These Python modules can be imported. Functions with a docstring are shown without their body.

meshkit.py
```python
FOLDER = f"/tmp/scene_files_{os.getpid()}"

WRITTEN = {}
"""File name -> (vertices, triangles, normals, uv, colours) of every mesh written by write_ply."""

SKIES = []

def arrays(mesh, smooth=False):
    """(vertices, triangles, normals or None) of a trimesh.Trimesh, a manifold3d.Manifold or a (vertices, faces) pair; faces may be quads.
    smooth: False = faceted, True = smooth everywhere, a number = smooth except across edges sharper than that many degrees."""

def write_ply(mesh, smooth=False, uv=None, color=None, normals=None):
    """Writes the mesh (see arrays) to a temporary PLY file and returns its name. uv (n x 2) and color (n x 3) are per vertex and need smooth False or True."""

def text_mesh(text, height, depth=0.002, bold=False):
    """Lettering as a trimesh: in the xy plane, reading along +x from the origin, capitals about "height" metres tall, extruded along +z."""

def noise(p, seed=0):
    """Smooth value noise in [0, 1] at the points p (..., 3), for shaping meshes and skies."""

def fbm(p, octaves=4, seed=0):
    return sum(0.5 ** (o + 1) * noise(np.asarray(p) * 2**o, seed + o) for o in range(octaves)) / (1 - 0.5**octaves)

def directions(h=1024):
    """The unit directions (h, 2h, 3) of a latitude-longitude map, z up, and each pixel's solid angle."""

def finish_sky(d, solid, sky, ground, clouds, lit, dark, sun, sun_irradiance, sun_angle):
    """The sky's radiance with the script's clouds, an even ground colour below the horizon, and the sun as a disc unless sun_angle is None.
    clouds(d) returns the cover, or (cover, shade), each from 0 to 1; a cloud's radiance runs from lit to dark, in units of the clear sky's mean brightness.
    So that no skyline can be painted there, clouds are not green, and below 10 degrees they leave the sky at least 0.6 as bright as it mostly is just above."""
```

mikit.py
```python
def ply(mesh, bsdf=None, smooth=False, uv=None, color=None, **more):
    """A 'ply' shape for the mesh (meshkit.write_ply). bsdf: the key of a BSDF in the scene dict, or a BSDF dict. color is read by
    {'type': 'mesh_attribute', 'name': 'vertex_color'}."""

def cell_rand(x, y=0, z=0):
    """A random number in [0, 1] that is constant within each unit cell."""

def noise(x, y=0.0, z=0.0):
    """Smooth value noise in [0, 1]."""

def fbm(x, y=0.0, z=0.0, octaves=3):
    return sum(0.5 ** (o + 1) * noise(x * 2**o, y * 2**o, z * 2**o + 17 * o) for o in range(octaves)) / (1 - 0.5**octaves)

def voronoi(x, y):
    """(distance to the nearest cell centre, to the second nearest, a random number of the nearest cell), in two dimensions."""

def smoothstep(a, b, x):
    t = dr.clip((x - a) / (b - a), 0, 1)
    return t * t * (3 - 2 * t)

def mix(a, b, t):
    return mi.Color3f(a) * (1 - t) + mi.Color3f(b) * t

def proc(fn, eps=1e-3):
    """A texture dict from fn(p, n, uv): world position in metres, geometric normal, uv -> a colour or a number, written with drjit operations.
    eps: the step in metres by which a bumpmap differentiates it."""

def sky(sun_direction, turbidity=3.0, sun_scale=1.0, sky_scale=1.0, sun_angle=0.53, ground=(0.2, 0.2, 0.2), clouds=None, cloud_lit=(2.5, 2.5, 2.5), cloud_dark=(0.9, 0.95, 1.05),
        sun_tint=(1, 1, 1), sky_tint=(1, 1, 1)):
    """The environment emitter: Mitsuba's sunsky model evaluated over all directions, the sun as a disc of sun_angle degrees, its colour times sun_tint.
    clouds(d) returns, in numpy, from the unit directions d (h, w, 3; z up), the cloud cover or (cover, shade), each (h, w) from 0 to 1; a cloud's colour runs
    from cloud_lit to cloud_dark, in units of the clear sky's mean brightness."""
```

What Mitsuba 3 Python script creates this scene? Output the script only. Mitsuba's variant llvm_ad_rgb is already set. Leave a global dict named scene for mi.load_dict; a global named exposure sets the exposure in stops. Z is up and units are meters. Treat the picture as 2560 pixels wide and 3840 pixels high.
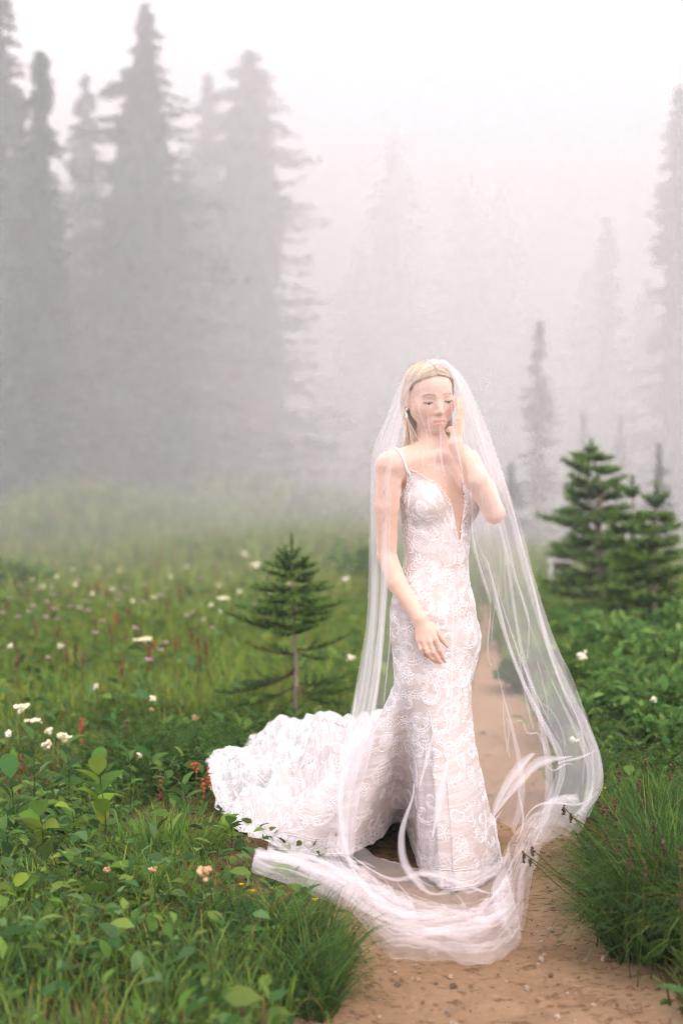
import math, random
import numpy as np, trimesh, manifold3d, mitsuba as mi, drjit as dr
from scipy.interpolate import CubicSpline, PchipInterpolator
from scipy.ndimage import map_coordinates
import mikit, meshkit
from mikit import noise, fbm, mix, smoothstep, voronoi

scene, labels = {}, {}
T = mi.ScalarTransform4f
rng = np.random.default_rng(7)

# ---------------------------------------------------------------- camera, sky, haze, exposure
F_PX, CAM_Z, BRIDE_Y = 5333.0, 1.25, 4.73          # focal length in pixels of the 2560x3840 photograph
exposure = 3.47
scene['camera'] = {'type': 'thinlens', 'fov': math.degrees(2 * math.atan(1280 / F_PX)), 'fov_axis': 'x',
                   'to_world': T().look_at(origin=[0, 0, CAM_Z], target=[0, 10, CAM_Z], up=[0, 0, 1]),
                   'aperture_radius': 0.0145, 'focus_distance': BRIDE_Y - 0.10, 'near_clip': 0.05, 'far_clip': 2000.0,
                   'medium': {'type': 'ref', 'id': 'haze_air'}}
scene['sky'] = mikit.sky((0.45, -0.75, 0.75), turbidity=4.0, sun_scale=0.17, sun_angle=60.0, ground=(0.08, 0.1, 0.06),
                         clouds=lambda d: 1.0, cloud_lit=(2.21, 2.09, 2.32), sun_tint=(1.0, 0.94, 1.06))

# the haze: one closed box round everything; fog that thickens behind the near meadow
HX0, HX1, HY0, HY1, HZ0, HZ1 = -64., 64., -12., 112., -3.0, 54.
_gx, _gy, _gz = 40, 70, 24
X_, Y_, Z_ = np.meshgrid(np.linspace(HX0, HX1, _gx), np.linspace(HY0, HY1, _gy), np.linspace(HZ0, HZ1, _gz), indexing='ij')
def _ss(a, b, x):
    t = np.clip((x - a) / (b - a), 0, 1); return t * t * (3 - 2 * t)
_left = 1 - _ss(-9, 4, X_)
_rho = 0.0016 + 0.037 * _ss(8.5, 20, Y_)
_rho += (0.005 + .008 * _ss(-6, 3, X_)) * _ss(11, 18, Y_) * (1 - _ss(1.0, 5.5, Z_)) * (1 - .6 * _ss(26, 40, Y_))
_rho *= 1 + 2.4 * _ss(-5, 5, X_) * _ss(19, 32, Y_)             # thicker bank to the right of the big trees
_rho *= 1.0 - 0.9 * _ss(20, 36, Z_)
_rho *= 0.78 + 0.44 * meshkit.fbm(np.stack([X_ / 14, Y_ / 14, Z_ / 7], -1), 3, 5)
scene['haze_air'] = {'type': 'heterogeneous', 'albedo': {'type': 'constvolume', 'value': {'type': 'rgb', 'value': [.998, .996, .998]}},
                     'sigma_t': {'type': 'gridvolume', 'grid': mi.VolumeGrid(np.ascontiguousarray(_rho.transpose(2, 1, 0)[..., None], np.float32)),
                                 'filter_type': 'trilinear', 'wrap_mode': 'clamp',
                                 'to_world': T().translate([HX0, HY0, HZ0]).scale([HX1 - HX0, HY1 - HY0, HZ1 - HZ0])}}
scene['clear_air'] = {'type': 'null'}
scene['haze'] = {'type': 'cube', 'to_world': T().translate([(HX0 + HX1) / 2, (HY0 + HY1) / 2, (HZ0 + HZ1) / 2]).scale([(HX1 - HX0) / 2, (HY1 - HY0) / 2, (HZ1 - HZ0) / 2]),
                 'bsdf': {'type': 'ref', 'id': 'clear_air'}, 'interior': {'type': 'ref', 'id': 'haze_air'}}
labels['haze'] = {'label': 'pale mountain fog thickening behind the meadow', 'category': 'fog', 'kind': 'stuff'}

# ---------------------------------------------------------------- helpers
ss = _ss
def W(px, py, y):
    """The place seen at pixel (px, py) of the photograph, y metres in front of the camera."""
    px, py, y = (np.asarray(v, float) for v in (px, py, y))
    return np.stack([(px - 1280) * y / F_PX, y + 0 * px, CAM_Z - (py - 1920) * y / F_PX], -1)
def numbered(name):
    if name not in scene and name not in labels and not any(k.startswith(name + '__') for k in scene): return name
    i = 1
    while True:
        k = f'{name}_{i:03d}'
        if k not in USED: return k
        i += 1
USED = set()
def fresh(name):
    """name, or name_001 ... when it is taken."""
    if name not in USED:
        USED.add(name); return name
    i = COUNT.get(name, 0) + 1
    while f'{name}_{i:03d}' in USED: i += 1
    COUNT[name] = i; USED.add(f'{name}_{i:03d}')
    return f'{name}_{i:03d}'
COUNT = {}
def put(name, mesh, bsdf, parent=None, label=None, cat=None, group=None, kind=None, **kw):
    key = fresh((parent + '__' if parent else '') + name)
    scene[key] = mikit.ply(mesh, bsdf, **kw)
    tag(key, label, cat, group, kind)
    return key
def tag(key, label=None, cat=None, group=None, kind=None):
    d = {k: v for k, v in dict(label=label, category=cat, group=group, kind=kind).items() if v}
    if d: labels[key] = d
def thing(name, label, cat, group=None):
    key = fresh(name); tag(key, label, cat, group); return key
def soup(tri, col=None):
    """Loose triangles (n,3,3) as a (vertices, faces) mesh, and colours (n,3) as per-vertex colours."""
    tri = np.asarray(tri, float)
    m = (tri.reshape(-1, 3), np.arange(len(tri) * 3).reshape(-1, 3))
    return m if col is None else (m, np.repeat(np.asarray(col, float), 3, axis=0))
def lit(name, mesh, normals, bsdf, parent=None, color=None, **tags):
    """put() for a mass of small leaves with given, softly varying normals."""
    key = fresh((parent + '__' if parent else '') + name)
    n = normals / (np.linalg.norm(normals, axis=1, keepdims=True) + 1e-9)
    path = meshkit.write_ply(mesh, False, None, color, normals=n)
    scene[key] = {'type': 'ply', 'filename': path, 'face_normals': False, 'bsdf': {'type': 'ref', 'id': bsdf}}
    tag(key, **tags); return key
def soft_normals(mesh, up=.6):
    v, f = np.asarray(mesh[0], float), np.asarray(mesh[1])
    n = np.zeros_like(v); fn = np.cross(v[f[:, 1]] - v[f[:, 0]], v[f[:, 2]] - v[f[:, 0]]); fn /= np.linalg.norm(fn, axis=1, keepdims=True) + 1e-12
    fn *= np.where(fn[:, 2:] < 0, -1, 1)
    for k in range(3): np.add.at(n, f[:, k], fn)
    n /= np.linalg.norm(n, axis=1, keepdims=True) + 1e-9
    return n * (1 - up) + np.array([0, -.15, 1]) * up
def join(meshes):
    v, f, c, n = [], [], [], 0
    for m in meshes:
        v.append(np.asarray(m[0], float)); f.append(np.asarray(m[1]) + n); n += len(m[0])
        if len(m) > 2: c.append(m[2])
    return (np.vstack(v), np.vstack(f)) + ((np.vstack(c),) if c else ())
def grid_faces(n, m, wrap=False):
    """Triangles of an n x m grid of vertices (row-major), wrapping in the second direction if asked."""
    i, j = np.meshgrid(np.arange(n - 1), np.arange(m if wrap else m - 1), indexing='ij')
    a, b = i * m + j, i * m + (j + 1) % m
    c, d = a + m, b + m
    return np.concatenate([np.stack([a, b, d], -1).reshape(-1, 3), np.stack([a, d, c], -1).reshape(-1, 3)])
def tube(pts, rad, k=5, cap=True):
    pts = np.asarray(pts, float); n = len(pts); rad = np.broadcast_to(rad, (n,))
    t = np.gradient(pts, axis=0); t /= np.linalg.norm(t, axis=1, keepdims=True) + 1e-12
    ref = np.array([0, 0, 1.0]) if abs(t[:, 2]).mean() < .8 else np.array([1.0, 0, 0])
    x = np.cross(t, ref); x /= np.linalg.norm(x, axis=1, keepdims=True) + 1e-12
    y = np.cross(t, x)
    a = np.arange(k) * 2 * np.pi / k
    v = (pts[:, None] + rad[:, None, None] * (np.cos(a)[None, :, None] * x[:, None] + np.sin(a)[None, :, None] * y[:, None])).reshape(-1, 3)
    f = grid_faces(n, k, True)
    if cap:
        v = np.vstack([v, pts[0], pts[-1]])
        i = np.arange(k)
        f = np.vstack([f, np.stack([(i + 1) % k, i, i * 0 + n * k], 1), np.stack([(n - 1) * k + i, (n - 1) * k + (i + 1) % k, i * 0 + n * k + 1], 1)])
    return v, f
def spline(pts, n, t=None):
    pts = np.asarray(pts, float); t = np.linspace(0, 1, len(pts)) if t is None else t
    return CubicSpline(t, pts)(np.linspace(0, 1, n))

# ---------------------------------------------------------------- materials
VC = {'type': 'mesh_attribute', 'name': 'vertex_color'}
scene['leaf_green'] = {'type': 'principledthin', 'base_color': VC, 'roughness': 0.5, 'diff_trans': 0.7, 'eta': 1.35, 'spec_trans': 0.0}
scene['plain'] = {'type': 'twosided', 'bsdf': {'type': 'diffuse', 'reflectance': VC}}
def _bark(p, n, uv):
    return mix((.075, .052, .042), (.38, .30, .25), fbm(p.x * 60, p.y * 60, p.z * 14, 3))
scene['bark'] = {'type': 'twosided', 'bsdf': {'type': 'diffuse', 'reflectance': mikit.proc(_bark)}}

# ---------------------------------------------------------------- terrain
def path_x(y): return np.interp(y, [0, 3.4, 4.0, 4.8, 6.5, 8.5, 12, 16, 25], [.30, .36, .385, .46, .70, .93, 1.22, 1.6, 2.3])
def path_w(y): return np.interp(y, [0, 3.4, 4.8, 6.5, 8.5, 11, 14, 20], [.50, .42, .36, .28, .20, .12, .07, .05])
def off_path(x, y): return np.abs(x - path_x(y)) / path_w(y)
def base_rise(x, y):
    p = np.stack([x, y, 0 * x], -1)
    return np.where(y > 6, (y - 6) * 0.034, 0.0) * (1 - 0.25 * ss(-2, 6, x)) + 0.012 * np.maximum(y - 25, 0) + .055 * np.maximum(y - 17, 0) * (1 - ss(-5, 3, x)) + (meshkit.fbm(p * 0.22, 2, 9) - .5) * (.7 * ss(8, 18, y) + .7 * ss(18, 26, y))
def H(x, y):
    """Height of the meadow."""
    x, y = np.asarray(x, float), np.asarray(y, float)
    p = np.stack([x, y, 0 * x], -1)
    rise = base_rise(x, y)
    o = off_path(x, y)
    verge = 0.075 * ss(1.0, 1.5, o) * (1 - 0.5 * ss(3, 6, o)) - 0.012 * (1 - ss(.95, 1.05, o))
    bumps = (meshkit.fbm(p * 0.9, 3, 3) - .5) * 0.16 * ss(1.0, 2.5, o)
    return rise + verge + bumps
def axis(parts):
    return np.unique(np.concatenate([np.arange(a, b, s) for a, b, s in parts]))
gx = axis([(-63, -20, 3), (-20, -4, .8), (-4, 4, .06), (4, 20, .8), (20, 63.1, 3)])
gy = axis([(-11, 2.5, .5), (2.5, 10, .06), (10, 26, .25), (26, 60, 1), (60, 111.1, 3)])
GX, GY = np.meshgrid(gx, gy, indexing='ij')
_v = np.stack([GX, GY, H(GX, GY)], -1).reshape(-1, 3)
def _soil(p, n, uv):
    a = fbm(p.x * 9, p.y * 9, 0, 4); b = fbm(p.x * 1.3 + 5, p.y * 1.3, 0, 3)
    near = mix((.045, .032, .018), (.13, .085, .045), a)
    green = mix((.035, .055, .015), (.075, .10, .03), a)
    return mix(near, green, smoothstep(9, 14, p.y + 3 * b))
scene['soil'] = {'type': 'twosided', 'bsdf': {'type': 'diffuse', 'reflectance': mikit.proc(_soil)}}
put('meadow_ground', (_v, grid_faces(len(gx), len(gy))), 'soil', kind='structure', smooth=True, label='grassy mountain meadow ground rising gently into the fog', cat='meadow')

# unseen mountainside, added so the fog has an even dark backdrop
_a = np.radians(np.linspace(-33, 33, 90)); _s = np.linspace(0, 1, 40)
_rr = 66 + 36 * _s[None] + 5 * (meshkit.fbm(np.stack([_a[:, None] * 6 + 0 * _s, 0 * _a[:, None] + _s * 2, 0 * _a[:, None] * _s], -1), 3, 8) - .5)
_hz = 1 + (49 + 5 * np.sin(_a * 7)[:, None]) * _s[None] ** 1.25 + 3 * (meshkit.fbm(np.stack([_a[:, None] * 30 + 0 * _s, _s * 14 + 0 * _a[:, None], 0 * _a[:, None] * _s], -1), 3, 3) - .5)
_hz = np.minimum(_hz, 52.5)
put('hills', (np.stack([_rr * np.sin(_a)[:, None], _rr * np.cos(_a)[:, None], _hz], -1).reshape(-1, 3), grid_faces(90, 40)), 'soil', kind='structure', smooth=True, label='forested mountainside hidden in the fog', cat='hills')

# the trodden path, its own sheet with tread marks
py_ = axis([(-1, 2.6, .2), (2.6, 5.4, .012), (5.4, 9, .03), (9, 14.9, .2)])
ps_ = np.linspace(-1.35, 1.35, 110)
PS, PY = np.meshgrid(ps_, py_, indexing='ij')
PX = path_x(PY) + PS * path_w(PY)
def path_z(x, y, fine=True):
    p = np.stack([x, y, 0 * x], -1)
    z = base_rise(x, y) + .004 + .018 * (meshkit.fbm(p * 3.1, 3, 21) - .5) + .012 * np.abs((x - path_x(y)) / path_w(y)) ** 2
    if fine:
        z = z + .010 * (meshkit.fbm(p * 17, 3, 4) - .5)
        for cx, cy, ang, L, wd, sp in [(.135, 3.86, .25, .15, .055, .021), (.30, 3.62, -.2, .14, .05, .02), (.62, 3.70, .5, .13, .05, .019), (.20, 3.58, .1, .12, .05, .02), (.82, 5.9, .1, .15, .05, .03), (.5, 3.60, .3, .13, .05, .02)]:
            u = (x - cx) * math.cos(ang) + (y - cy) * math.sin(ang); v = -(x - cx) * math.sin(ang) + (y - cy) * math.cos(ang)
            m = np.exp(-(np.abs(u / wd) ** 4) - np.abs(v / L) ** 4)
            chev = np.sin((v + .45 * np.abs(u)) * 2 * np.pi / sp)
            z = z + m * (-.007 + .0095 * ss(-.3, .6, chev) * (np.abs(u) > .006))
    return z
def _path(p, n, uv):
    a = fbm(p.x * 5, p.y * 5, 0, 4); b = fbm(p.x * 60, p.y * 60, p.z * 60, 3); g = noise(p.x * 330, p.y * 330, p.z * 330)
    c = mix((.185, .115, .062), (.305, .205, .126), a)
    c = c * (0.80 + .30 * b) * (.90 + .2 * g)
    c = mix(c, mi.Color3f(.10, .062, .034), smoothstep(.66, .80, fbm(p.x * 38 + 7, p.y * 55, 0, 2)) * .75)
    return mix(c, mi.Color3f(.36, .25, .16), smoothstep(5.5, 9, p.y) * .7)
def _pathbump(p, n, uv):
    return 0.006 * fbm(p.x * 70, p.y * 70, 0, 3) + .002 * noise(p.x * 300, p.y * 300)
scene['path_earth'] = {'type': 'twosided', 'bsdf': {'type': 'diffuse', 'reflectance': mikit.proc(_path)}}
put('path', (np.stack([PX, PY, path_z(PX, PY)], -1).reshape(-1, 3), grid_faces(len(ps_), len(py_))), 'path_earth', kind='structure', smooth=True,
    label='trodden sandy brown footpath with shoe tread marks', cat='path')
# ---------------------------------------------------------------- conifers in the fog
def far_conifer(top, base_z, rad, seed, dense=1.0, power=.8, ragged=.35, bare=.04, lean=0., core_r=.42, droop=.25, name='fir_tree', label='', group=None, col=(.020, .066, .048)):
    r = np.random.default_rng(seed)
    top = np.asarray(top, float); Ht = top[2] - base_z
    nb = int(max(Ht, 3) * 24 * dense)
    t = np.sort(bare + (1 - bare) * r.random(nb) ** 1.05)                       # 0 base .. 1 top
    ax = np.stack([top[0] + lean * (t - 1) , top[1] + 0 * t, base_z + t * Ht], -1)
    az = r.random(nb) * 2 * np.pi
    bump = .80 + .4 * meshkit.noise(np.stack([t * 34, np.cos(az) * 1.3 + 2, np.sin(az) * 1.3 + 2], -1), seed)
    L = rad * (np.clip(1 - t, 0, 1) ** power) * (1 - ragged + 1.6 * ragged * r.random(nb)) * bump + .012 * Ht * np.clip((1 - t) * 6, .25, 1)
    nc = 15
    s = np.linspace(.08, 1, nc)[None] * np.ones((nb, 1))
    drp = droop * 1.3 * (s ** 1.6) - .22 * s ** 3 * (t[:, None] < .8)
    up = .35 * np.clip(t - .8, 0, 1)[:, None] * s * 3
    cx = ax[:, None, 0] + np.cos(az)[:, None] * L[:, None] * s
    cy = ax[:, None, 1] + np.sin(az)[:, None] * L[:, None] * s
    cz = ax[:, None, 2] + L[:, None] * (up - drp)
    P = np.stack([cx, cy, cz], -1).reshape(-1, 3)
    dirv = np.stack([np.cos(az), np.sin(az), -.25 + 0 * az], -1)[:, None].repeat(nc, 1).reshape(-1, 3)
    size = np.repeat((.06 + .10 * np.sqrt(L)) * min(1, .30 + Ht / 10), nc) * (.7 + .6 * r.random(len(P))) * np.tile(np.linspace(1.15, .6, nc), nb)
    P = P + r.normal(size=P.shape) * size[:, None] * np.array([.4, .4, .22])
    tris = []
    for k in range(4):
        d = dirv + r.normal(size=P.shape) * .55; d /= np.linalg.norm(d, axis=1, keepdims=True)
        side = np.cross(d, r.normal(size=P.shape)); side /= np.linalg.norm(side, axis=1, keepdims=True) + 1e-9
        Lk = size[:, None] * (1.0 + .5 * r.random((len(P), 1)))
        tris.append(np.stack([P - d * Lk * .5 + side * size[:, None] * .30, P - d * Lk * .5 - side * size[:, None] * .30, P + d * Lk * .8], 1))
    tri = np.concatenate(tris)
    c = np.asarray(col)[None] * (.6 + .8 * r.random((len(tri), 1))) * np.array([1, 1, 1]) 
    # dense inner foliage that closes the crown's middle
    nz, na = 26, 14
    tz = np.linspace(max(bare, .02), .985, nz); aa = np.arange(na) * 2 * np.pi / na
    rr = rad * (1 - tz[:, None]) ** power * core_r * (.55 + .9 * meshkit.noise(np.stack([tz[:, None] * 14 + 0 * aa, np.cos(aa) * 1.6 + 3 + 0 * tz[:, None], np.sin(aa) * 1.6 + 3 + 0 * tz[:, None]], -1), seed + 3)) + .015
    core = np.stack([top[0] + lean * (tz[:, None] - 1) + rr * np.cos(aa), top[1] + rr * np.sin(aa), base_z + tz[:, None] * Ht - rr * .3], -1).reshape(-1, 3)
    core = core[grid_faces(nz, na, True)]
    tri = np.concatenate([tri, core]); c = np.concatenate([c, np.asarray(col)[None] * (.6 + .5 * r.random((len(core), 1)))])
    m, cc = soup(tri, c)
    key = thing(name, label, 'tree', group)
    zt = np.linspace(base_z - .3, top[2] - .1, 8); tt = (zt - base_z) / Ht
    put('trunk', tube(np.stack([top[0] + lean * (tt - 1), 0 * zt + top[1], zt], -1), np.linspace(.022, .003, 8) * Ht * .8 + .01, 7), 'bark', key)
    nrm = np.stack([m[0][:, 0] - top[0], m[0][:, 1] - top[1] , .35 * rad + 0 * m[0][:, 0]], -1)
    lit('crown', m, nrm, 'leaf_green', key, cc)
    return key

def ftree(px, py, d, wpx, seed, label, **kw):
    """A fir with its tip at pixel (px, py), d metres away, wpx pixels from trunk to the ends of its lowest branches."""
    top = W(px, py, d)
    return far_conifer(top, float(H(top[0], top[1])) - .1, wpx * d / F_PX, seed, label=label, **kw)
_G = 'tall firs in the fog'
ftree(545, 20, 29, 600, 1, 'tallest broad dark fir in the fog left of centre, its tip near the top edge', dense=1.5, power=.85, ragged=.55, lean=.3)
ftree(152, 190, 25, 150, 2, 'slim dark spire-shaped fir second from the left edge', dense=1.3, power=.62, ragged=.3)
ftree(-20, -260, 26.5, 240, 3, 'tall dark fir cut off by the left edge and the top of the picture', dense=1.3, power=.8)
ftree(68, 330, 28, 170, 4, 'dark fir standing just right of the fir cut off by the left edge', dense=1.2, power=.7)
ftree(322, 285, 33, 230, 5, 'paler fir between the slim spire and the tallest broad fir', dense=1.2, power=.75)
ftree(935, 190, 34, 430, 6, 'pale tall fir right of the tallest broad fir with ragged right side', dense=1.3, power=.55, ragged=.5, lean=.2)
ftree(778, 280, 37, 240, 7, 'faint fir tip between the tallest broad fir and the pale tall fir', dense=1.2, power=.7)
ftree(1480, 490, 46, 190, 8, 'very faint broad fir in the middle above the bride', dense=1.2, power=.45, ragged=.4)
ftree(1755, 650, 50, 260, 9, 'very faint fir upper right of the bride, left of a pair', dense=1.2, power=.7)
ftree(1865, 690, 50, 330, 10, 'very faint wide fir upper right of the bride, right of a pair', dense=1.3, power=.8)
ftree(1345, 900, 50, 260, 11, 'very faint low fir left of the bride and above the small fog-bound firs', dense=1.2, power=.8)
ftree(2275, 820, 36, 105, 12, 'narrow pale spire fir between the bride and the right edge', dense=1.2, power=.6)
ftree(2200, 1020, 42, 210, 13, 'faint round-shouldered fir just left of the narrow pale spire', dense=1.2, power=.7)
ftree(2545, 330, 30, 185, 14, 'tall grey fir cut off by the right edge', dense=1.4, power=.62)
ftree(2420, 1050, 37, 200, 15, 'faint fir between the narrow spire and the tall fir at the right edge', dense=1.2, power=.7)
ftree(2020, 1205, 27, 105, 16, 'thin scraggly young fir in the fog right of the bride\'s veil', dense=1.1, power=.75, ragged=.7, core_r=.10, col=(.05, .06, .04))
ftree(975, 1560, 34, 150, 17, 'small grey fir in the fog beyond the meadow left of the bride', dense=1.3, power=.85, col=(.045, .055, .04))
ftree(1118, 1850, 26, 60, 18, 'little fir left one of two behind the dark green sapling', dense=1.4, power=.6, ragged=.6, core_r=.2, col=(.06, .08, .045))
ftree(1175, 1815, 28, 66, 19, 'little fir right one of two behind the dark green sapling', dense=1.4, power=.7, core_r=.2, col=(.06, .08, .045))
ftree(2470, 1665, 21, 105, 20, 'blurred grey-green young fir behind the firs at the right edge', dense=1.2, core_r=.3, power=.8, col=(.05, .065, .05))
ftree(1915, 1735, 23, 80, 21, 'blurred young fir seen beside the veil at the bride\'s raised elbow', dense=1.2, core_r=.3, power=.6, col=(.06, .08, .05))
ftree(2185, 1540, 28, 60, 22, 'small faint fir in the fog left of the dark firs', dense=1.2, power=.7, col=(.06, .075, .05))
ftree(2325, 1560, 28, 80, 23, 'small faint fir in the fog right above the leaning fir', dense=1.2, power=.7, col=(.06, .075, .05))
ftree(1400, 1500, 38, 190, 24, 'faint low fir in the fog directly left of the bride\'s head', dense=1.6, power=.8)
ftree(700, 620, 33, 300, 25, 'grey fir filling the gap right of the tallest broad fir', dense=1.3, power=.7)
ftree(420, 800, 27, 260, 26, 'lower dark fir in front of the tallest broad fir', dense=1.5, power=.75)
ftree(240, 1000, 26.5, 260, 27, 'lower dark fir under the slim spire-shaped fir', dense=1.5, power=.75)
ftree(60, 1150, 24, 240, 28, 'low dark fir at the left edge above the meadow', dense=1.6, power=.8)
ftree(640, 1300, 27, 260, 29, 'low grey fir at the foot of the tallest broad fir', dense=1.5, power=.8)
# ---------------------------------------------------------------- grass
GREENS = np.array([[.085, .150, .022], [.060, .125, .026], [.110, .175, .030], [.048, .105, .032], [.130, .180, .040], [.065, .135, .042]])
def blades(x, y, h, w, lean, r, az=None, curl=.8, colors=GREENS, z=None, seg=4, dry=.04, tipmul=1.25):
    """Curved tapering grass blades rooted at (x, y): a (V, F, C) mesh."""
    n = len(x)
    h, w, lean = (np.broadcast_to(v, (n,)) for v in (h, w, lean))
    az = r.random(n) * 2 * np.pi if az is None else az
    z = H(x, y) - .01 if z is None else z
    d = np.stack([np.cos(az), np.sin(az), 0 * az], -1)
    fa = az + np.pi / 2 + r.normal(0, .5, n)
    side = np.stack([np.cos(fa), np.sin(fa), 0 * az], -1)
    V = []
    root = np.stack([x, y, z], -1)
    ang = np.zeros(n) + .05
    p = root.copy(); step = h / seg
    kink = 1 + .5 * r.normal(size=n)
    for i in range(seg + 1):
        t = i / seg
        wd = w * (1 - t ** 1.7) * .5 if i < seg else 0 * w
        if i < seg: V += [p - side * wd[:, None], p + side * wd[:, None]]
        else: V += [p]
        a = lean * (t ** 1.0) * (1 + curl * t * kink) + lean * .25
        a = np.clip(a, 0, 2.5)
        p = p + step[:, None] * (np.cos(a)[:, None] * np.array([0, 0, 1.0]) + np.sin(a)[:, None] * d)
    k = 2 * seg + 1
    V = np.stack(V, 1).reshape(-1, 3)
    f = []
    for i in range(seg - 1):
        f += [[2 * i, 2 * i + 1, 2 * i + 3], [2 * i, 2 * i + 3, 2 * i + 2]]
    f += [[2 * seg - 2, 2 * seg - 1, 2 * seg]]
    Fc = (np.array(f)[None] + (np.arange(n) * k)[:, None, None]).reshape(-1, 3)
    base = colors[r.integers(0, len(colors), n)] * (.55 + .8 * r.random((n, 1)))
    isdry = r.random(n) < dry
    base[isdry] = np.array([.20, .15, .05]) * (.6 + .7 * r.random((isdry.sum(), 1)))
    tip = base * tipmul + np.array([.01, .008, 0])
    tt = np.repeat(np.linspace(0, 1, seg + 1), 2)[:k]
    C = (base[:, None] * (1 - tt[None, :, None]) + tip[:, None] * tt[None, :, None]).reshape(-1, 3)
    return V, Fc, C

GREENS = GREENS * np.array([1.08, 1.20, 1.0])
# where the gown's train and the veil lie, the plants are pressed down
def pressed(x, y):
    a = ((x + .22) / .62) ** 2 + ((y - 5.35) / .72) ** 2 < 1.0
    b = ((x - .18) / .62) ** 2 + ((y - 4.55) / .55) ** 2 < 1.0
    return a | b
def in_view(x, y, m=.25):
    return np.abs(x) < y * 1280 / F_PX + m
bare_spot = lambda x, y: ((x - 1.56) / .20) ** 2 + ((y - 7.05) / .42) ** 2 < 1
def scatter(n, y0, y1, r, gamma=1.0, side=0):
    y = y0 + (y1 - y0) * r.random(n) ** gamma
    x = (r.random(n) * 2 - 1) * (y * 1280 / F_PX + .55)
    o = off_path(x, y)
    keep = (o > 1.06 + .25 * r.random(n) - .75 * ss(7, 11, y) * r.random(n)) & ~(bare_spot(x, y) & (r.random(n) < .85))
    if side: keep &= np.sign(x - path_x(y)) == side
    return x[keep], y[keep]
def patchy(x, y, f, seed, lo=.35):
    return ss(lo, lo + .25, meshkit.fbm(np.stack([x * f, y * f, 0 * x], -1), 3, seed))

r = np.random.default_rng(11)
parts = []
# near turf (mixed fine grass), both sides
x, y = scatter(36000, 2.9, 7.6, r, .9)
pz = pressed(x, y); k = patchy(x, y, 2.1, 31)
h = (.05 + .12 * r.random(len(x))) * (.55 + .7 * k); h = np.where(pz, h * .35, h)
h = h * np.where((x < path_x(y)) & (y > 4.2) & (y < 6.4), .75, 1)
parts.append(blades(x, y, h, (.004 + .005 * r.random(len(x))), .45 + .7 * r.random(len(x)), r, dry=.07))
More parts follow.
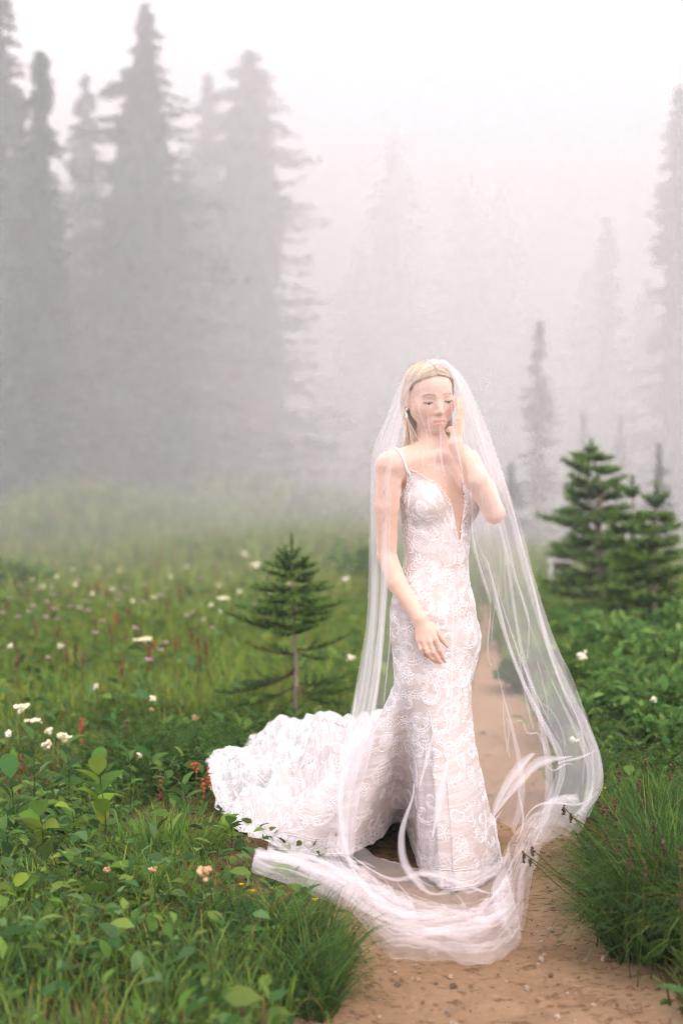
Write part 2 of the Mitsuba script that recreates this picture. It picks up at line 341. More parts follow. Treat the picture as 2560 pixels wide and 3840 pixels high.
# middle and far meadow
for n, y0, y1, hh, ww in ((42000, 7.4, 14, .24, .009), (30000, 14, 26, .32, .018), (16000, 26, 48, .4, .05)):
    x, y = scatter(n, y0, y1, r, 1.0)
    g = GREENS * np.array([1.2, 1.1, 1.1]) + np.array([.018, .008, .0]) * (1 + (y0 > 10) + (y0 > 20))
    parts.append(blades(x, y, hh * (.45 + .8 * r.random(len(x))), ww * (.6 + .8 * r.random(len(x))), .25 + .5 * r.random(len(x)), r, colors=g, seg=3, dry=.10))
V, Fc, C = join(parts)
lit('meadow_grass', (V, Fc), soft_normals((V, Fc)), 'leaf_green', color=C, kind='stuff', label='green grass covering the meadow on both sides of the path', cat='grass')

# tussocks of long arching grass
def tussock(cx, cy, rad, n, hh, seed, label, lean=(.25, 1.0), group='long grass tussocks beside the path', ww=.0058, away=None, cols=GREENS):
    q = np.random.default_rng(seed)
    a = q.random(n) * 2 * np.pi; rr = rad * np.sqrt(q.random(n))
    x, y = cx + rr * np.cos(a), cy + rr * np.sin(a)
    az = a + q.normal(0, .55, n)
    if away is not None:
        az = np.where(q.random(n) < .5, away + q.normal(0, .6, n), az)
    ln = lean[0] + (lean[1] - lean[0]) * (rr / rad) * (.5 + .8 * q.random(n))
    ok = off_path(x, y) > .93
    x, y, az, ln = x[ok], y[ok], az[ok], ln[ok]
    m = blades(x, y, hh * (.45 + .65 * q.random(len(x))), ww * (.7 + .7 * q.random(len(x))), ln, q, az=az, curl=.7, seg=6, dry=.05, colors=cols)
    return lit('grass_tussock', m[:2], soft_normals(m, .35), 'leaf_green', color=m[2], label=label, cat='grass tussock', group=group)
DG = np.array([[.042, .105, .022], [.036, .088, .030], [.060, .125, .028], [.030, .078, .028], [.085, .145, .034]])
for i, (cx, cy, rad, n, hh, lab, aw) in enumerate([
    (.93, 4.00, .20, 1500, .42, 'front right tussock of long arching grass spilling over the path', 3.5),
    (1.12, 3.72, .20, 1500, .38, 'right tussock of long grass in the lower right corner of the picture', 3.9),
    (.97, 4.42, .18, 1300, .36, 'long grass tussock right of the veil on the ground beside the path', 3.2),
    (1.28, 4.35, .24, 1700, .34, 'dense grass tussock at the right edge above the lower right tussock', None),
    (1.08, 4.95, .22, 1500, .32, 'grass tussock seen through the lower right loop of the veil', 2.9),
    (1.40, 5.15, .30, 1600, .28, 'grass tussock at the right edge level with the loop of the veil', None),
    (-.07, 3.78, .15, 1200, .25, 'front left tussock of upright grass at the edge of the path', .2),
    (-.03, 3.56, .13, 900, .26, 'grass tussock leaning over the path at the bottom edge', .3),
    (-.25, 3.92, .18, 480, .17, 'grass tussock left of the path below the spread veil tail', .3),
    (-.42, 3.60, .22, 500, .16, 'grass tussock at the bottom edge left of the front left tussock', None),
    (-.85, 3.50, .25, 500, .16, 'grass tussock in the lower left corner of the picture', None),
    (-.62, 4.15, .22, 260, .15, 'low grass tussock behind the one in the lower left corner', None),
    (.93, 6.0, .18, 900, .34, 'grass tussock behind the veil at the right edge of the path', 3.0),
    (-.60, 4.75, .2, 500, .18, 'grass tussock left of the tip of the spread veil tail', None)]):
    tussock(cx, cy, rad, n, hh, 60 + i, lab, away=aw, cols=DG if cx > 0 or cy < 4 else GREENS, lean=(.2, 1.45))

# ---------------------------------------------------------------- leaves
def leaf_mesh(L, wd, curl=.25, fold=.35, n=6, point=1.0):
    """One pointed oval leaf along +x from the origin, folded along its midrib, as (V, F)."""
    t = np.linspace(0, 1, n)
    half = wd * .5 * np.sin(np.pi * np.clip(t ** .75, 0, 1)) ** .8; half[-1] = 0; half[0] = wd * .04
    z = curl * L * (t - t ** 2 * 1.4)
    V = np.concatenate([np.stack([t * L, half, z + half * fold], -1), np.stack([t * L, 0 * t, z], -1), np.stack([t * L, -half, z + half * fold], -1)])
    f = []
    for i in range(n - 1):
        for a in (0, n):
            f += [[a + i, a + i + 1, a + n + i + 1], [a + i, a + n + i + 1, a + n + i]]
    return V, np.array(f)
LEAF_LO = leaf_mesh(1, .42, n=4)
def place_leaves(pos, az, pitch, L, wmul, base, roll=None):
    """Many copies of a low leaf: pos (n,3); returns (V, F)."""
    V0, F0 = base
    n = len(pos)
    roll = np.zeros(n) if roll is None else roll
    ca, sa, cp, sp, cr, sr = np.cos(az), np.sin(az), np.cos(pitch), np.sin(pitch), np.cos(roll), np.sin(roll)
    ex = np.stack([ca * cp, sa * cp, sp], -1)
    ey0 = np.stack([-sa, ca, 0 * az], -1); ez0 = np.cross(ex, ey0)
    ey = ey0 * cr[:, None] + ez0 * sr[:, None]; ez = -ey0 * sr[:, None] + ez0 * cr[:, None]
    L, wmul = np.broadcast_to(L, (n,)), np.broadcast_to(wmul, (n,))
    V = pos[:, None] + L[:, None, None] * (V0[None, :, :1] * ex[:, None] + wmul[:, None, None] * V0[None, :, 1:2] * ey[:, None] + V0[None, :, 2:] * ez[:, None])
    return V.reshape(-1, 3), (F0[None] + (np.arange(n) * len(V0))[:, None, None]).reshape(-1, 3)
def leaf_colors(n, k, r, pal):
    c = pal[r.integers(0, len(pal), n)] * (.6 + .8 * r.random((n, 1)))
    return np.repeat(c, k, axis=0)
PAL = np.array([[.080, .155, .028], [.060, .130, .032], [.105, .180, .038], [.048, .110, .036], [.130, .195, .045], [.085, .16, .060]])
# low leafy ground cover through the near meadow
r = np.random.default_rng(23)
pp = []
for n, y0, y1, L0, up in ((32000, 3.0, 7.8, .045, .13), (11000, 3.0, 7.8, .058, .16), (19000, 7.3, 13, .070, .22), (9000, 13, 24, .10, .28)):
    x, y = scatter(n, y0, y1, r)
    k = patchy(x, y, 1.7, 77, .38); keep = (r.random(len(x)) < .15 + k) 
    x, y = x[keep], y[keep]
    pz = pressed(x, y)
    pos = np.stack([x, y, H(x, y) + up * r.random(len(x)) ** 1.3 * np.where(pz, .3, 1)], -1)
    V, Fc = place_leaves(pos, r.random(len(x)) * 6.28, r.normal(.15, .45, len(x)), L0 * (.5 + r.random(len(x))), .6 + .8 * r.random(len(x)), LEAF_LO, r.normal(0, .5, len(x)))
    pp.append((V, Fc, leaf_colors(len(x), len(LEAF_LO[0]), r, PAL)))
V, Fc, C = join(pp)
lit('ground_cover', (V, Fc), soft_normals((V, Fc), .35), 'leaf_green', color=C, kind='stuff', label='low leafy herbs growing between the grass', cat='ground cover')

# feathery fern-like herbs left of the train, as one mass
r = np.random.default_rng(29)
x = np.concatenate([r.normal(-.72, .22, 260), r.normal(-.45, .25, 200), r.normal(1.55, .3, 160), r.normal(1.35, .3, 150)])
y = np.concatenate([r.normal(6.3, .35, 260), r.normal(6.7, .4, 200), r.normal(6.3, .5, 160), r.normal(8.0, .6, 150)])
ok = (off_path(x, y) > 1.2) & ~pressed(x, y) & ~bare_spot(x, y); x, y = x[ok], y[ok]
n = len(x); st = 9
az = r.random(n) * 6.28; ht = .10 + .13 * r.random(n)
tt = np.linspace(.2, 1, st)
P = np.stack([x[:, None] + np.cos(az)[:, None] * .09 * tt ** 1.5, y[:, None] + np.sin(az)[:, None] * .09 * tt ** 1.5, H(x, y)[:, None] + ht[:, None] * tt], -1)
pp = []
for s in (-1, 1):
    for m in range(2):
        pos = P.reshape(-1, 3) + r.normal(0, .004, (n * st, 3))
        a = np.repeat(az, st) + s * (1.0 + .3 * m) + r.normal(0, .25, n * st)
        L = np.tile(.055 * (1.15 - tt), n) * (.8 + .5 * r.random(n * st)) + .008
        V, Fc = place_leaves(pos, a, r.normal(.2, .3, n * st), L, .55, LEAF_LO, r.normal(0, .4, n * st))
        pp.append((V, Fc, leaf_colors(n * st, len(LEAF_LO[0]), r, PAL[:4] * .9)))
V, Fc, C = join(pp)
put('feathery_herbs', (V, Fc), 'leaf_green', color=C, kind='stuff', label='soft feathery green herbs in low masses around the train and path', cat='herbs')

# single broad-leaved plants, every leaf a part
def leafy_plant(px, py, d, nl, L, seed, label, pal, upright=.9, wm=1.0, name='leafy_plant', cat='plant', group='broad-leaved meadow plants', lift=0.0):
    q = np.random.default_rng(seed)
    p = W(px, py, d); bx, by = p[0], p[1]
    bz = float(H(bx, by))
    key = thing(name, label, cat, group)
    hgt = max(p[2] - bz, .03) + lift
    put('stem', tube(spline([[bx, by, bz - .02], [bx + .01, by, bz + hgt * .5], [bx, by, bz + hgt]], 6), np.linspace(.003, .0018, 6), 5), 'leaf_green', key, color=np.full((32, 3), .06) * np.array([.8, 1.4, .4]))
    a0 = q.random() * 6.28
    for i in range(nl):
        a = a0 + i * 2.4 + q.normal(0, .2)
        b = leaf_mesh(1, .5 * wm * (.85 + .3 * q.random()), curl=.25 + .2 * q.random(), n=8)
        pos = np.array([[bx, by, bz + hgt * (.35 + .65 * (i + 1) / nl)]])
        V, Fc = place_leaves(pos, np.array([a]), np.array([upright * (.3 + .7 * q.random())]), L * (.7 + .5 * q.random()), 1.0, b, q.normal(0, .3, 1))
        c = pal[q.integers(0, len(pal))] * (.8 + .4 * q.random())
        put('leaf', (V, Fc), 'leaf_green', key, color=np.tile(c, (len(V), 1)), smooth=True)
BR = np.array([[.14, .24, .030], [.10, .20, .034], [.08, .17, .036], [.18, .26, .04]])
DK = np.array([[.050, .125, .034], [.065, .15, .04], [.085, .165, .04]])
plants = [(370, 2870, 5.05, 5, .105, BR, 'plant with broad yellow-green leaves left of the train, upper of a pair'),
    (385, 2985, 4.75, 4, .10, BR, 'plant with a curled yellow-green leaf left of the train, lower of a pair'),
    (40, 2920, 5.0, 5, .13, DK, 'plant with tall broad leaves at the left edge of the meadow'),
    (150, 3060, 4.6, 5, .10, BR, 'plant with broad light leaves near the left edge, above the bright leaf clump'),
    (270, 3045, 4.65, 4, .09, BR, 'plant with a single upright pale leaf near the left edge'),
    (330, 3270, 4.15, 3, .085, BR, 'plant with a bright yellow-green heart-shaped leaf in the lower left grass'),
    (60, 3330, 4.0, 4, .085, BR, 'plant with yellowing leaves at the lower left edge'),
    (480, 2830, 5.3, 6, .085, DK, 'dark leafy plant midway between the left edge and the train'),
    (620, 2900, 5.05, 6, .085, DK, 'leafy plant just left of the train below the red seed pods'),
    (690, 2950, 4.95, 6, .08, DK, 'leafy plant touching the left tip of the train'),
    (760, 2840, 5.3, 5, .075, DK, 'leafy plant above the left tip of the train'),
    (250, 2800, 5.5, 6, .09, DK, 'leafy plant below the pale flower heads on the left'),
    (120, 2780, 5.6, 6, .09, DK, 'leafy plant at the foot of the flat white flower head'),
    (560, 2760, 5.7, 6, .08, DK, 'leafy plant in the middle of the left meadow above the red pods'),
    (440, 2680, 6.0, 6, .08, DK, 'leafy plant in the left meadow below the rusty seed spikes'),
    (20, 3120, 4.4, 5, .09, DK, 'blue-green leafy plant at the left edge level with the train'),
    (1180, 2680, 7.0, 5, .10, PAL, 'plant with pale rounded leaves directly under the sapling'),
    (1100, 2690, 6.9, 5, .10, PAL, 'plant with pale upright leaves left of the sapling\'s foot'),
    (1260, 2700, 6.8, 5, .10, PAL, 'plant with pale leaves right of the sapling\'s foot'),
    (840, 2690, 6.6, 5, .08, DK, 'leafy plant above the rear edge of the train on its left'),
    (330, 3430, 3.8, 5, .07, DK, 'small dark leafy plant in the lower left grass'),
    (1140, 3350, 4.25, 4, .075, DK, 'small leafy plant under the edge of the veil beside the path'),
    (2230, 3330, 4.05, 5, .07, DK, 'small round-leaved plant half hidden in the front right tussock'),
    (2430, 3560, 3.75, 5, .07, DK, 'small round-leaved plant in the lower right tussock'),
    (860, 3080, 4.75, 6, .07, BR, 'bright leafy plant under the front edge of the train')]
for i, (px, py, d, nl, L, pal, lab) in enumerate(plants):
    leafy_plant(px, py, d, nl, L, 300 + i, lab, pal, wm=1.15 if pal is BR else .9)

# ---------------------------------------------------------------- shrubs right of the path
def shrub(px, py, d, w_, h_, seed, label, pal, n=420, L=.05, name='shrub', group=None):
    """A leafy shrub whose top stands at pixel (px, py)."""
    q = np.random.default_rng(seed)
    top = W(px, py, d); bx, by = top[0], top[1]; bz = float(H(bx, by)); hh = max(top[2] - bz, .12)
    key = thing(name, label, 'shrub', group)
    stems, lv, lf = [], [], []
    ns = 9
    for i in range(ns):
        a = i * 2.4 + q.normal(0, .3); rr = w_ * (.25 + .75 * q.random())
        tip = np.array([bx + rr * np.cos(a), by + rr * np.sin(a), bz + hh * (1.02 - .45 * (rr / w_) ** 2) * (.85 + .2 * q.random())])
        stems.append(tube(spline([[bx + .03 * np.cos(a), by + .03 * np.sin(a), bz - .02], [bx + rr * .45 * np.cos(a), by + rr * .45 * np.sin(a), bz + hh * .55], tip], 7), np.linspace(.006, .002, 7), 4, cap=False))
        k = n // ns
        t = .25 + .75 * q.random(k) ** .7
        sp = np.stack([np.interp(t, [0, .5, 1], [bx, bx + rr * .45 * np.cos(a), tip[0]]), np.interp(t, [0, .5, 1], [by, by + rr * .45 * np.sin(a), tip[1]]), np.interp(t, [0, .5, 1], [bz, bz + hh * .55, tip[2]])], -1)
        lv.append(sp + q.normal(0, 1, (k, 3)) * np.array([1, 1, .7]) * w_ * .20 * t[:, None])
    put('stem', join(stems), 'bark', key)
    P = np.vstack(lv); m = len(P)
    out = np.arctan2(P[:, 1] - by, P[:, 0] - bx)
    V, Fc = place_leaves(P, out + q.normal(0, .8, m), q.normal(.45, .45, m), L * (.6 + .8 * q.random(m)), .85 + .4 * q.random(m), LEAF_LO, q.normal(0, .5, m))
    put('foliage', (V, Fc), 'leaf_green', key, color=leaf_colors(m, len(LEAF_LO[0]), q, pal))
SG = np.array([[.085, .185, .044], [.060, .145, .038], [.110, .215, .052], [.145, .235, .060]])
for i, (px, py, d, w_, h_, n, lab) in enumerate([
    (2330, 2330, 9.2, .30, .4, 700, 'pale leafy shrub in front of the two firs at the right'),
    (2200, 2300, 10.2, .28, .4, 600, 'leafy shrub in front of the leaning fir\'s foot'),
    (2480, 2390, 8.6, .30, .4, 600, 'leafy shrub at the right edge below the firs'),
    (2130, 2450, 8.8, .26, .3, 600, 'low shrub beside the veil below the cream flower'),
    (2260, 2500, 8.0, .28, .3, 700, 'broad low shrub in the middle of the right undergrowth'),
    (2390, 2520, 7.6, .26, .3, 700, 'bright leafy shrub above the bare brown soil patch'),
    (2530, 2560, 7.2, .22, .3, 500, 'leafy shrub at the right edge beside the bare soil patch'),
    (2160, 2620, 7.3, .24, .3, 500, 'low shrub beside the veil left of the bare soil patch'),
    (2080, 2290, 11.5, .30, .4, 600, 'dark shrub beside the veil below the white signboard'),
    (2000, 2360, 11.0, .30, .3, 500, 'shrub seen through the veil right of the path'),
    (1960, 2500, 9.0, .24, .3, 500, 'low shrub seen through the veil at the edge of the path'),
    (2560, 2270, 10.0, .3, .4, 500, 'shrub half cut off by the right edge under the firs'),
    (2420, 2640, 7.0, .10, .2, 160, 'small upright sprig in front of the bare soil patch'),
    (2500, 2700, 6.6, .16, .2, 260, 'small shrub right of the bare soil patch'),
    (30, 2100, 15.0, .40, .5, 500, 'dark shrub at the left edge in the misty meadow'),
    (1360, 2060, 15.5, .4, .5, 400, 'shrub seen through the veil\'s left side behind the bride'),
    (830, 2080, 19.0, .5, .5, 400, 'low shrub in the mist left of the two little firs'),
    (160, 1985, 21, .7, .5, 300, 'misty shrub at the far edge of the meadow, leftmost of six'), (330, 1955, 23, .8, .5, 300, 'misty shrub at the far edge of the meadow, second of six from the left'), (520, 1975, 22, .7, .5, 300, 'misty shrub at the far edge of the meadow, third of six from the left'),
    (690, 1950, 24, .8, .5, 300, 'misty shrub at the far edge of the meadow, fourth of six from the left'), (1010, 1990, 22, .7, .5, 300, 'misty shrub at the far edge of the meadow, fifth of six from the left'), (1250, 1960, 24, .8, .5, 300, 'misty shrub at the far edge of the meadow beside the veil, last of six')]):
    shrub(px, py, d, w_, h_, 500 + i, lab, SG, n=int(n * 1.35), L=.074 if d < 12 else .09)
# ---------------------------------------------------------------- young firs near the bride: every branch a part
N_DARK, N_MID, N_TIP = np.array([.024, .065, .024]), np.array([.052, .125, .036]), np.array([.150, .270, .050])
def needles_on(P, tdir, L, w, q, up=.25, per=5):
    """Needles round the twig points P with direction tdir: triangles (n,3,3)."""
    n = len(P) * per
    p = np.repeat(P, per, 0); t = np.repeat(tdir, per, 0)
    r0 = q.normal(size=(n, 3)); r0[:, 2] += up
    r0 -= (r0 * t).sum(1, keepdims=True) * t; r0 /= np.linalg.norm(r0, axis=1, keepdims=True) + 1e-9
    d = r0 * .85 + t * .65; d /= np.linalg.norm(d, axis=1, keepdims=True)
    s = np.cross(d, q.normal(size=(n, 3))); s /= np.linalg.norm(s, axis=1, keepdims=True) + 1e-9
    LL = L * (.7 + .5 * q.random((n, 1)))
    return np.stack([p - s * w, p + s * w, p + d * LL], 1)
def fir_branch(base, tip, q, Ln, wn, sag=.08, twigs=9, step=.007, dead=0., spread=.42, tipcol=1.0):
    base, tip = np.asarray(base, float), np.asarray(tip, float); L = np.linalg.norm(tip - base)
    n = 14; t = np.linspace(0, 1, n)[:, None]
    ax = base + (tip - base) * t; ax[:, 2] -= sag * L * 4 * (t * (1 - t))[:, 0]
    ms = [tube(ax, np.linspace(.012 * L + .0016, .0012, n), 4, cap=False)]
    mw = [np.tile([.085, .060, .045], (len(ms[0][0]), 1))]
    T_, C_ = [], []
    d0 = (tip - base) / L; side = np.cross(d0, [0, 0, 1.0]); side /= np.linalg.norm(side) + 1e-9
    tw = [(ax, .18)]
    for k in range(twigs):
        f = .18 + .78 * (k + q.random() * .6) / twigs
        p = np.array([np.interp(f, t[:, 0], ax[:, c]) for c in range(3)])
        l = L * spread * (1.05 - f) * (.7 + .5 * q.random()) + .02
        e = d0 * .75 + side * (1 if k % 2 else -1) * (.8 + .2 * q.random()) + np.array([0, 0, .18 + .1 * q.normal()]); e /= np.linalg.norm(e)
        m = max(3, int(l / .03)); u = np.linspace(0, 1, m)[:, None]
        pts = p + e * l * u + np.array([0, 0, .10]) * l * u ** 2
        tw.append((pts, 0.0))
        tb = tube(pts, np.linspace(.0016, .0009, m), 3, cap=False); ms.append(tb); mw.append(np.tile([.085, .060, .045], (len(tb[0]), 1)))
    for pts, skip in tw:
        Lt = np.linalg.norm(np.diff(pts, axis=0), axis=1).sum(); m = max(3, int(Lt / step)); u = np.linspace(skip, 1, m)
        g = np.linspace(0, 1, len(pts)); P = np.stack([np.interp(u, g, pts[:, c]) for c in range(3)], -1)
        td = np.gradient(P, axis=0); td /= np.linalg.norm(td, axis=1, keepdims=True) + 1e-9
        keep = q.random(m) > dead
        if not keep.any(): continue
        P, td, u = P[keep], td[keep], u[keep]
        T_.append(needles_on(P, td, Ln, wn, q))
        k = np.repeat(ss(.58, .95, u), 5)[:, None] * tipcol
        r1 = q.random((len(u) * 5, 1))
        c = (N_DARK * (1 - r1) + N_MID * r1) * (1 - k) + N_TIP * k
        if dead > .3: c = np.where(q.random((len(c), 1)) < .45, np.array([.16, .065, .022]) * (.6 + .8 * q.random((len(c), 1))), c)
        C_.append(c)
    sp, cc = soup(np.concatenate(T_), np.concatenate(C_)) if T_ else ((np.zeros((0, 3)), np.zeros((0, 3), int)), np.zeros((0, 3)))
    V, Fc = join(ms + [sp])
    return (V, Fc), np.vstack(mw + [cc])
def young_fir(name, label, trunk, rad, branches, seed, Ln, wn, group='young dark green firs', step=.007, sub=4, leader=.14):
    q = np.random.default_rng(seed); key = thing(name, label, 'fir tree', group)
    tp = spline(np.array(trunk), 20)
    put('trunk', tube(tp, np.linspace(rad, rad * .18, 20) * (1 + .06 * q.normal(size=20)), 8), 'bark', key)
    for b in branches:
        m, c = fir_branch(b[0], b[1], q, Ln, wn, step=step, **(b[2] if len(b) > 2 else {}))
        put('branch', m, 'leaf_green', key, color=c)
    for k in range(6):
        e = tp[-1] + np.array([.09 * math.cos(k * 1.05), .09 * math.sin(k * 1.05), .075]) * leader / .14 * (.6 + .5 * q.random()) if k else tp[-1] + np.array([0, 0, leader])
        m, c = fir_branch(tp[-1] - [0, 0, .02], e, q, Ln, wn, sag=.02, twigs=2, step=step, spread=.3, tipcol=.75)
        put('branch', m, 'leaf_green', key, color=c)
    return key
# the sapling: its branch tips as in the photograph (start on the trunk, tip, depth)
D1 = 7.5
def sp_(px, py, dd=0.0): return W(px, py, D1 + dd)
tr_ = [sp_(1106, 2745), sp_(1108, 2620), sp_(1110, 2500), sp_(1103, 2365), sp_(1097, 2200), sp_(1093, 2100)]
bs = []
qs = np.random.default_rng(3)
for y0, tips in ((2140, [(1000, 2110, 0), (1185, 2112, .0), (1040, 2080, .1), (1150, 2085, -.1), (1100, 2120, .14), (1080, 2150, -.14)]), (2165, [(986, 2134, -.06), (1192, 2140, .08), (1050, 2175, -.16), (1150, 2180, .16)]),
                 (2215, [(937, 2201, .0), (1227, 2180, .02), (1254, 2198, -.05), (965, 2190, .15), (1050, 2240, -.22), (1160, 2238, -.2), (1120, 2200, .24)]), (2255, [(960, 2250, -.1), (1240, 2240, .12), (1010, 2275, -.22), (1190, 2270, -.22), (1000, 2230, .2)]),
                 (2300, [(883, 2270, .0), (1293, 2252, .0), (930, 2290, -.14), (1250, 2290, -.14), (1050, 2330, -.26), (1170, 2320, -.24), (1200, 2280, .22), (1000, 2290, .24)]), (2345, [(1235, 2312, .0), (960, 2320, .12), (1180, 2350, -.2)]), (2372, [(829, 2286, .0), (1150, 2350, -.18), (1040, 2370, -.24), (1080, 2350, .2)])):
    for t_ in tips: bs.append((sp_(1098, y0), sp_(*t_), dict(sag=.06, twigs=11)))
for y0, tip, dd, kw in ((2435, (1330, 2362), .05, dict(dead=.25, twigs=7, spread=.25)), (2440, (1240, 2468), -.1, dict(dead=.2, twigs=7, spread=.3)), (2450, (1020, 2420), .1, dict(dead=.2, twigs=6)), (2455, (920, 2408), .0, dict(dead=.5, twigs=6, spread=.3)), (2500, (990, 2560), -.2, dict(dead=.75, twigs=4, spread=.2)),
                        (2510, (800, 2592), .02, dict(dead=.1, twigs=12, spread=.5)), (2570, (850, 2640), -.08, dict(dead=.25, twigs=11, spread=.5)), (2520, (905, 2560), .1, dict(dead=.15, twigs=10, spread=.5)), (2590, (1335, 2570), .05, dict(dead=.12, twigs=11, spread=.5)), (2560, (1290, 2530), .2, dict(dead=.15, twigs=10, spread=.5)), (2600, (1310, 2640), .0, dict(dead=.15, twigs=10, spread=.5)),
                        (2610, (1225, 2665), -.12, dict(dead=.85, twigs=5, spread=.3)), (2615, (975, 2666), -.12, dict(dead=.9, twigs=4, spread=.25)), (2570, (1180, 2595), -.1, dict(dead=.9, twigs=3, spread=.3))):
    bs.append((sp_(1108, y0), sp_(*tip, dd), dict(sag=.10 if dd else .07, tipcol=.45, **kw)))
young_fir('fir_sapling', 'dark green fir sapling with bare pinkish lower trunk standing left of the bride', tr_, .0165, bs, 41,   .020, .0025)

def whorled(trunk, lo, hi, rmax, seed, n=5, gap=.13, power=.8, rise=.18, wide=(1, 1)):
    q = np.random.default_rng(seed); tp = spline(np.array(trunk), 40); out = []
    zs = np.arange(lo, hi, gap)
    for i, f in enumerate((zs - lo) / (hi - lo)):
        p = np.array([np.interp(zs[i], tp[:, 2], tp[:, c]) for c in range(3)])
        a0 = q.random() * 6.28
        for k in range(n):
            a = a0 + k * 2 * math.pi / n + q.normal(0, .25)
            L = rmax * (1 - f) ** power * (.45 + .75 * q.random()) + .10
            L *= wide[0] if math.cos(a) < 0 else wide[1]
            out.append((p + [0, 0, q.normal(0, .02)], p + np.array([math.cos(a) * L, math.sin(a) * L, L * (rise + .12 * q.normal() - .25 * (1 - f))]), dict(sag=.09, twigs=11, spread=.5)))
    return out
t1 = [W(2262, 2420, 12.4), W(2258, 2180, 12.4), W(2243, 2020, 12.4), W(2250, 1890, 12.4), W(2246, 1800, 12.4), W(2216, 1700, 12.4)]
young_fir('fir_sapling', 'tall dark fir with crooked grey leaning trunk at right, its tip highest of three', t1, .048, whorled(t1, .55, 1.80, .50, 51, n=6, gap=.105, power=.60, wide=(1.2, .75)), 42, .040, .0055, step=.014, leader=.12)
t2 = [W(2370, 2420, 11.3), W(2369, 2100, 11.3), W(2370, 1862, 11.3)]
young_fir('fir_sapling', 'dark fir with bright upright leader shoots, middle of three firs at right', t2, .030, whorled(t2, .30, 1.30, .38, 52, n=6, gap=.10), 43, .038, .0052, step=.014, leader=.17)
t3 = [W(2450, 2430, 11.0), W(2453, 2160, 11.0), W(2459, 1900, 11.0)]
young_fir('fir_sapling', 'dark fir with bright crossed leader shoots, nearest the right edge of three', t3, .028, whorled(t3, .30, 1.26, .40, 53, n=6, gap=.10), 44, .038, .0052, step=.014, leader=.2)

# ---------------------------------------------------------------- signboard behind the leaning fir
q_ = np.random.default_rng(9)
def box(c, e, rotz=0.0, tilt=0.0):
    m = trimesh.creation.box(e); m.apply_transform(trimesh.transformations.rotation_matrix(tilt, [0, 1, 0])); m.apply_transform(trimesh.transformations.rotation_matrix(rotz, [0, 0, 1])); m.apply_translation(c); return m
scene['white_paint'] = {'type': 'twosided', 'bsdf': {'type': 'diffuse', 'reflectance': mikit.proc(lambda p, n, uv: mix((.62, .58, .55), (.82, .80, .79), noise(p.x * 30, p.y * 30, p.z * 30)))}}
scene['dark_wood'] = {'type': 'twosided', 'bsdf': {'type': 'diffuse', 'reflectance': mikit.proc(lambda p, n, uv: mix((.04, .03, .02), (.12, .06, .03), noise(p.x * 40, p.y * 40, p.z * 12)))}}
sg = thing('signboard', 'small weathered white trail signboard half hidden by the leaning fir', 'sign')
sy = 13.0
pb = W(2064, 2150, sy)
put('post', box([pb[0] + .012, sy + .02, pb[2] + .03], [.035, .03, .24]), 'white_paint', sg)
for (px, py, w_, h_, tl) in ((2097, 2097, 88, 25, .02), (2095, 2147, 80, 17, -.09)):
    c = W(px, py, sy); put('board', box(c, [w_ * sy / F_PX, .02, h_ * sy / F_PX], 0, tl), 'white_paint', sg)
c = W(2098, 2123, sy + .012); put('panel', box(c, [72 * sy / F_PX, .012, 30 * sy / F_PX]), 'dark_wood', sg)

# ---------------------------------------------------------------- flowers, one by one
def ground_hit(px, py, h):
    d = np.arange(3.2, 60, .02)
    p = W(px, py, d); g = p[:, 2] - (H(p[:, 0], d) + h)
    i = int(np.argmax(g < 0)) if (g < 0).any() else len(d) - 1
    return p[i]
def stem_of(p, q, rad, key, col, dx=0.0):
    b = np.array([p[0] + q.normal(0, .02) + dx, p[1] + q.normal(0, .02), float(H(p[0] + dx, p[1])) - .02])
    V, Fc = tube(spline(np.array([b, (b + p) / 2 + q.normal(0, .012, 3) * [1, 1, 0], p]), 7), np.linspace(rad * 1.3, rad, 7), 4)
    put('stem', (V, Fc), 'leaf_green', key, color=np.tile(col, (len(V), 1)))
def daisy(p, R, q, key, pc, cc):
    n = 15; V, Fc = place_leaves(np.tile(p, (n, 1)), np.arange(n) * 2 * np.pi / n + q.normal(0, .1, n), q.normal(.40, .12, n), R, .55, LEAF_LO)
    put('petals', (V, Fc), 'leaf_green', key, color=leaf_colors(n, len(LEAF_LO[0]), q, np.array([pc])) ** .9)
    m = trimesh.creation.icosphere(1, R * .34); m.vertices[:, 2] *= .7; m.apply_translation(p + [0, 0, R * .06]); put('centre', m, 'plain', key, color=np.tile(cc, (len(m.vertices), 1)), smooth=True)
def cluster(p, q, key, n, spread, r0, pal, shape, part='flower_head'):
    b = trimesh.creation.icosphere(0, 1.0); ms, cs = [], []
    for i in range(n):
        o = q.normal(size=3) * np.array(shape) * spread
        rr = r0 * (.6 + .8 * q.random()); ms.append((b.vertices * rr * (1 + .3 * q.random((12, 1))) + p + o, b.faces)); cs.append(np.tile(pal[q.integers(0, len(pal))] * (.8 + .4 * q.random()), (12, 1)))
    put(part, join(ms), 'plain', key, color=np.clip(np.vstack(cs), 0, .9), kind='stuff')
SC = 1.568
KINDS = {
 'pink': ('pink_daisy', 'flower', 'pink daisy-like flower', 'pink daisies in the left meadow'), 'cream': ('cream_flower', 'flower', 'rounded cream-white flower head', 'cream flower heads in the left meadow'),
 'umbel': ('white_umbel', 'flower', 'flat-topped creamy flower cluster', None), 'rust': ('rusty_seed_spike', 'seed head', 'upright rusty brown seed spike', 'rusty seed spikes in the left meadow'),
 'red': ('red_flower', 'flower', 'small red flower spike', 'red flower spikes in the left meadow'), 'tan': ('tan_seed_head', 'seed head', 'fluffy tan seed head', None), 'yellow': ('yellow_flower', 'flower', 'small yellow flower', None), 'sedge': ('sedge_spike', 'seed head', 'dark brown sedge spike', 'sedge spikes over the right tussocks')}
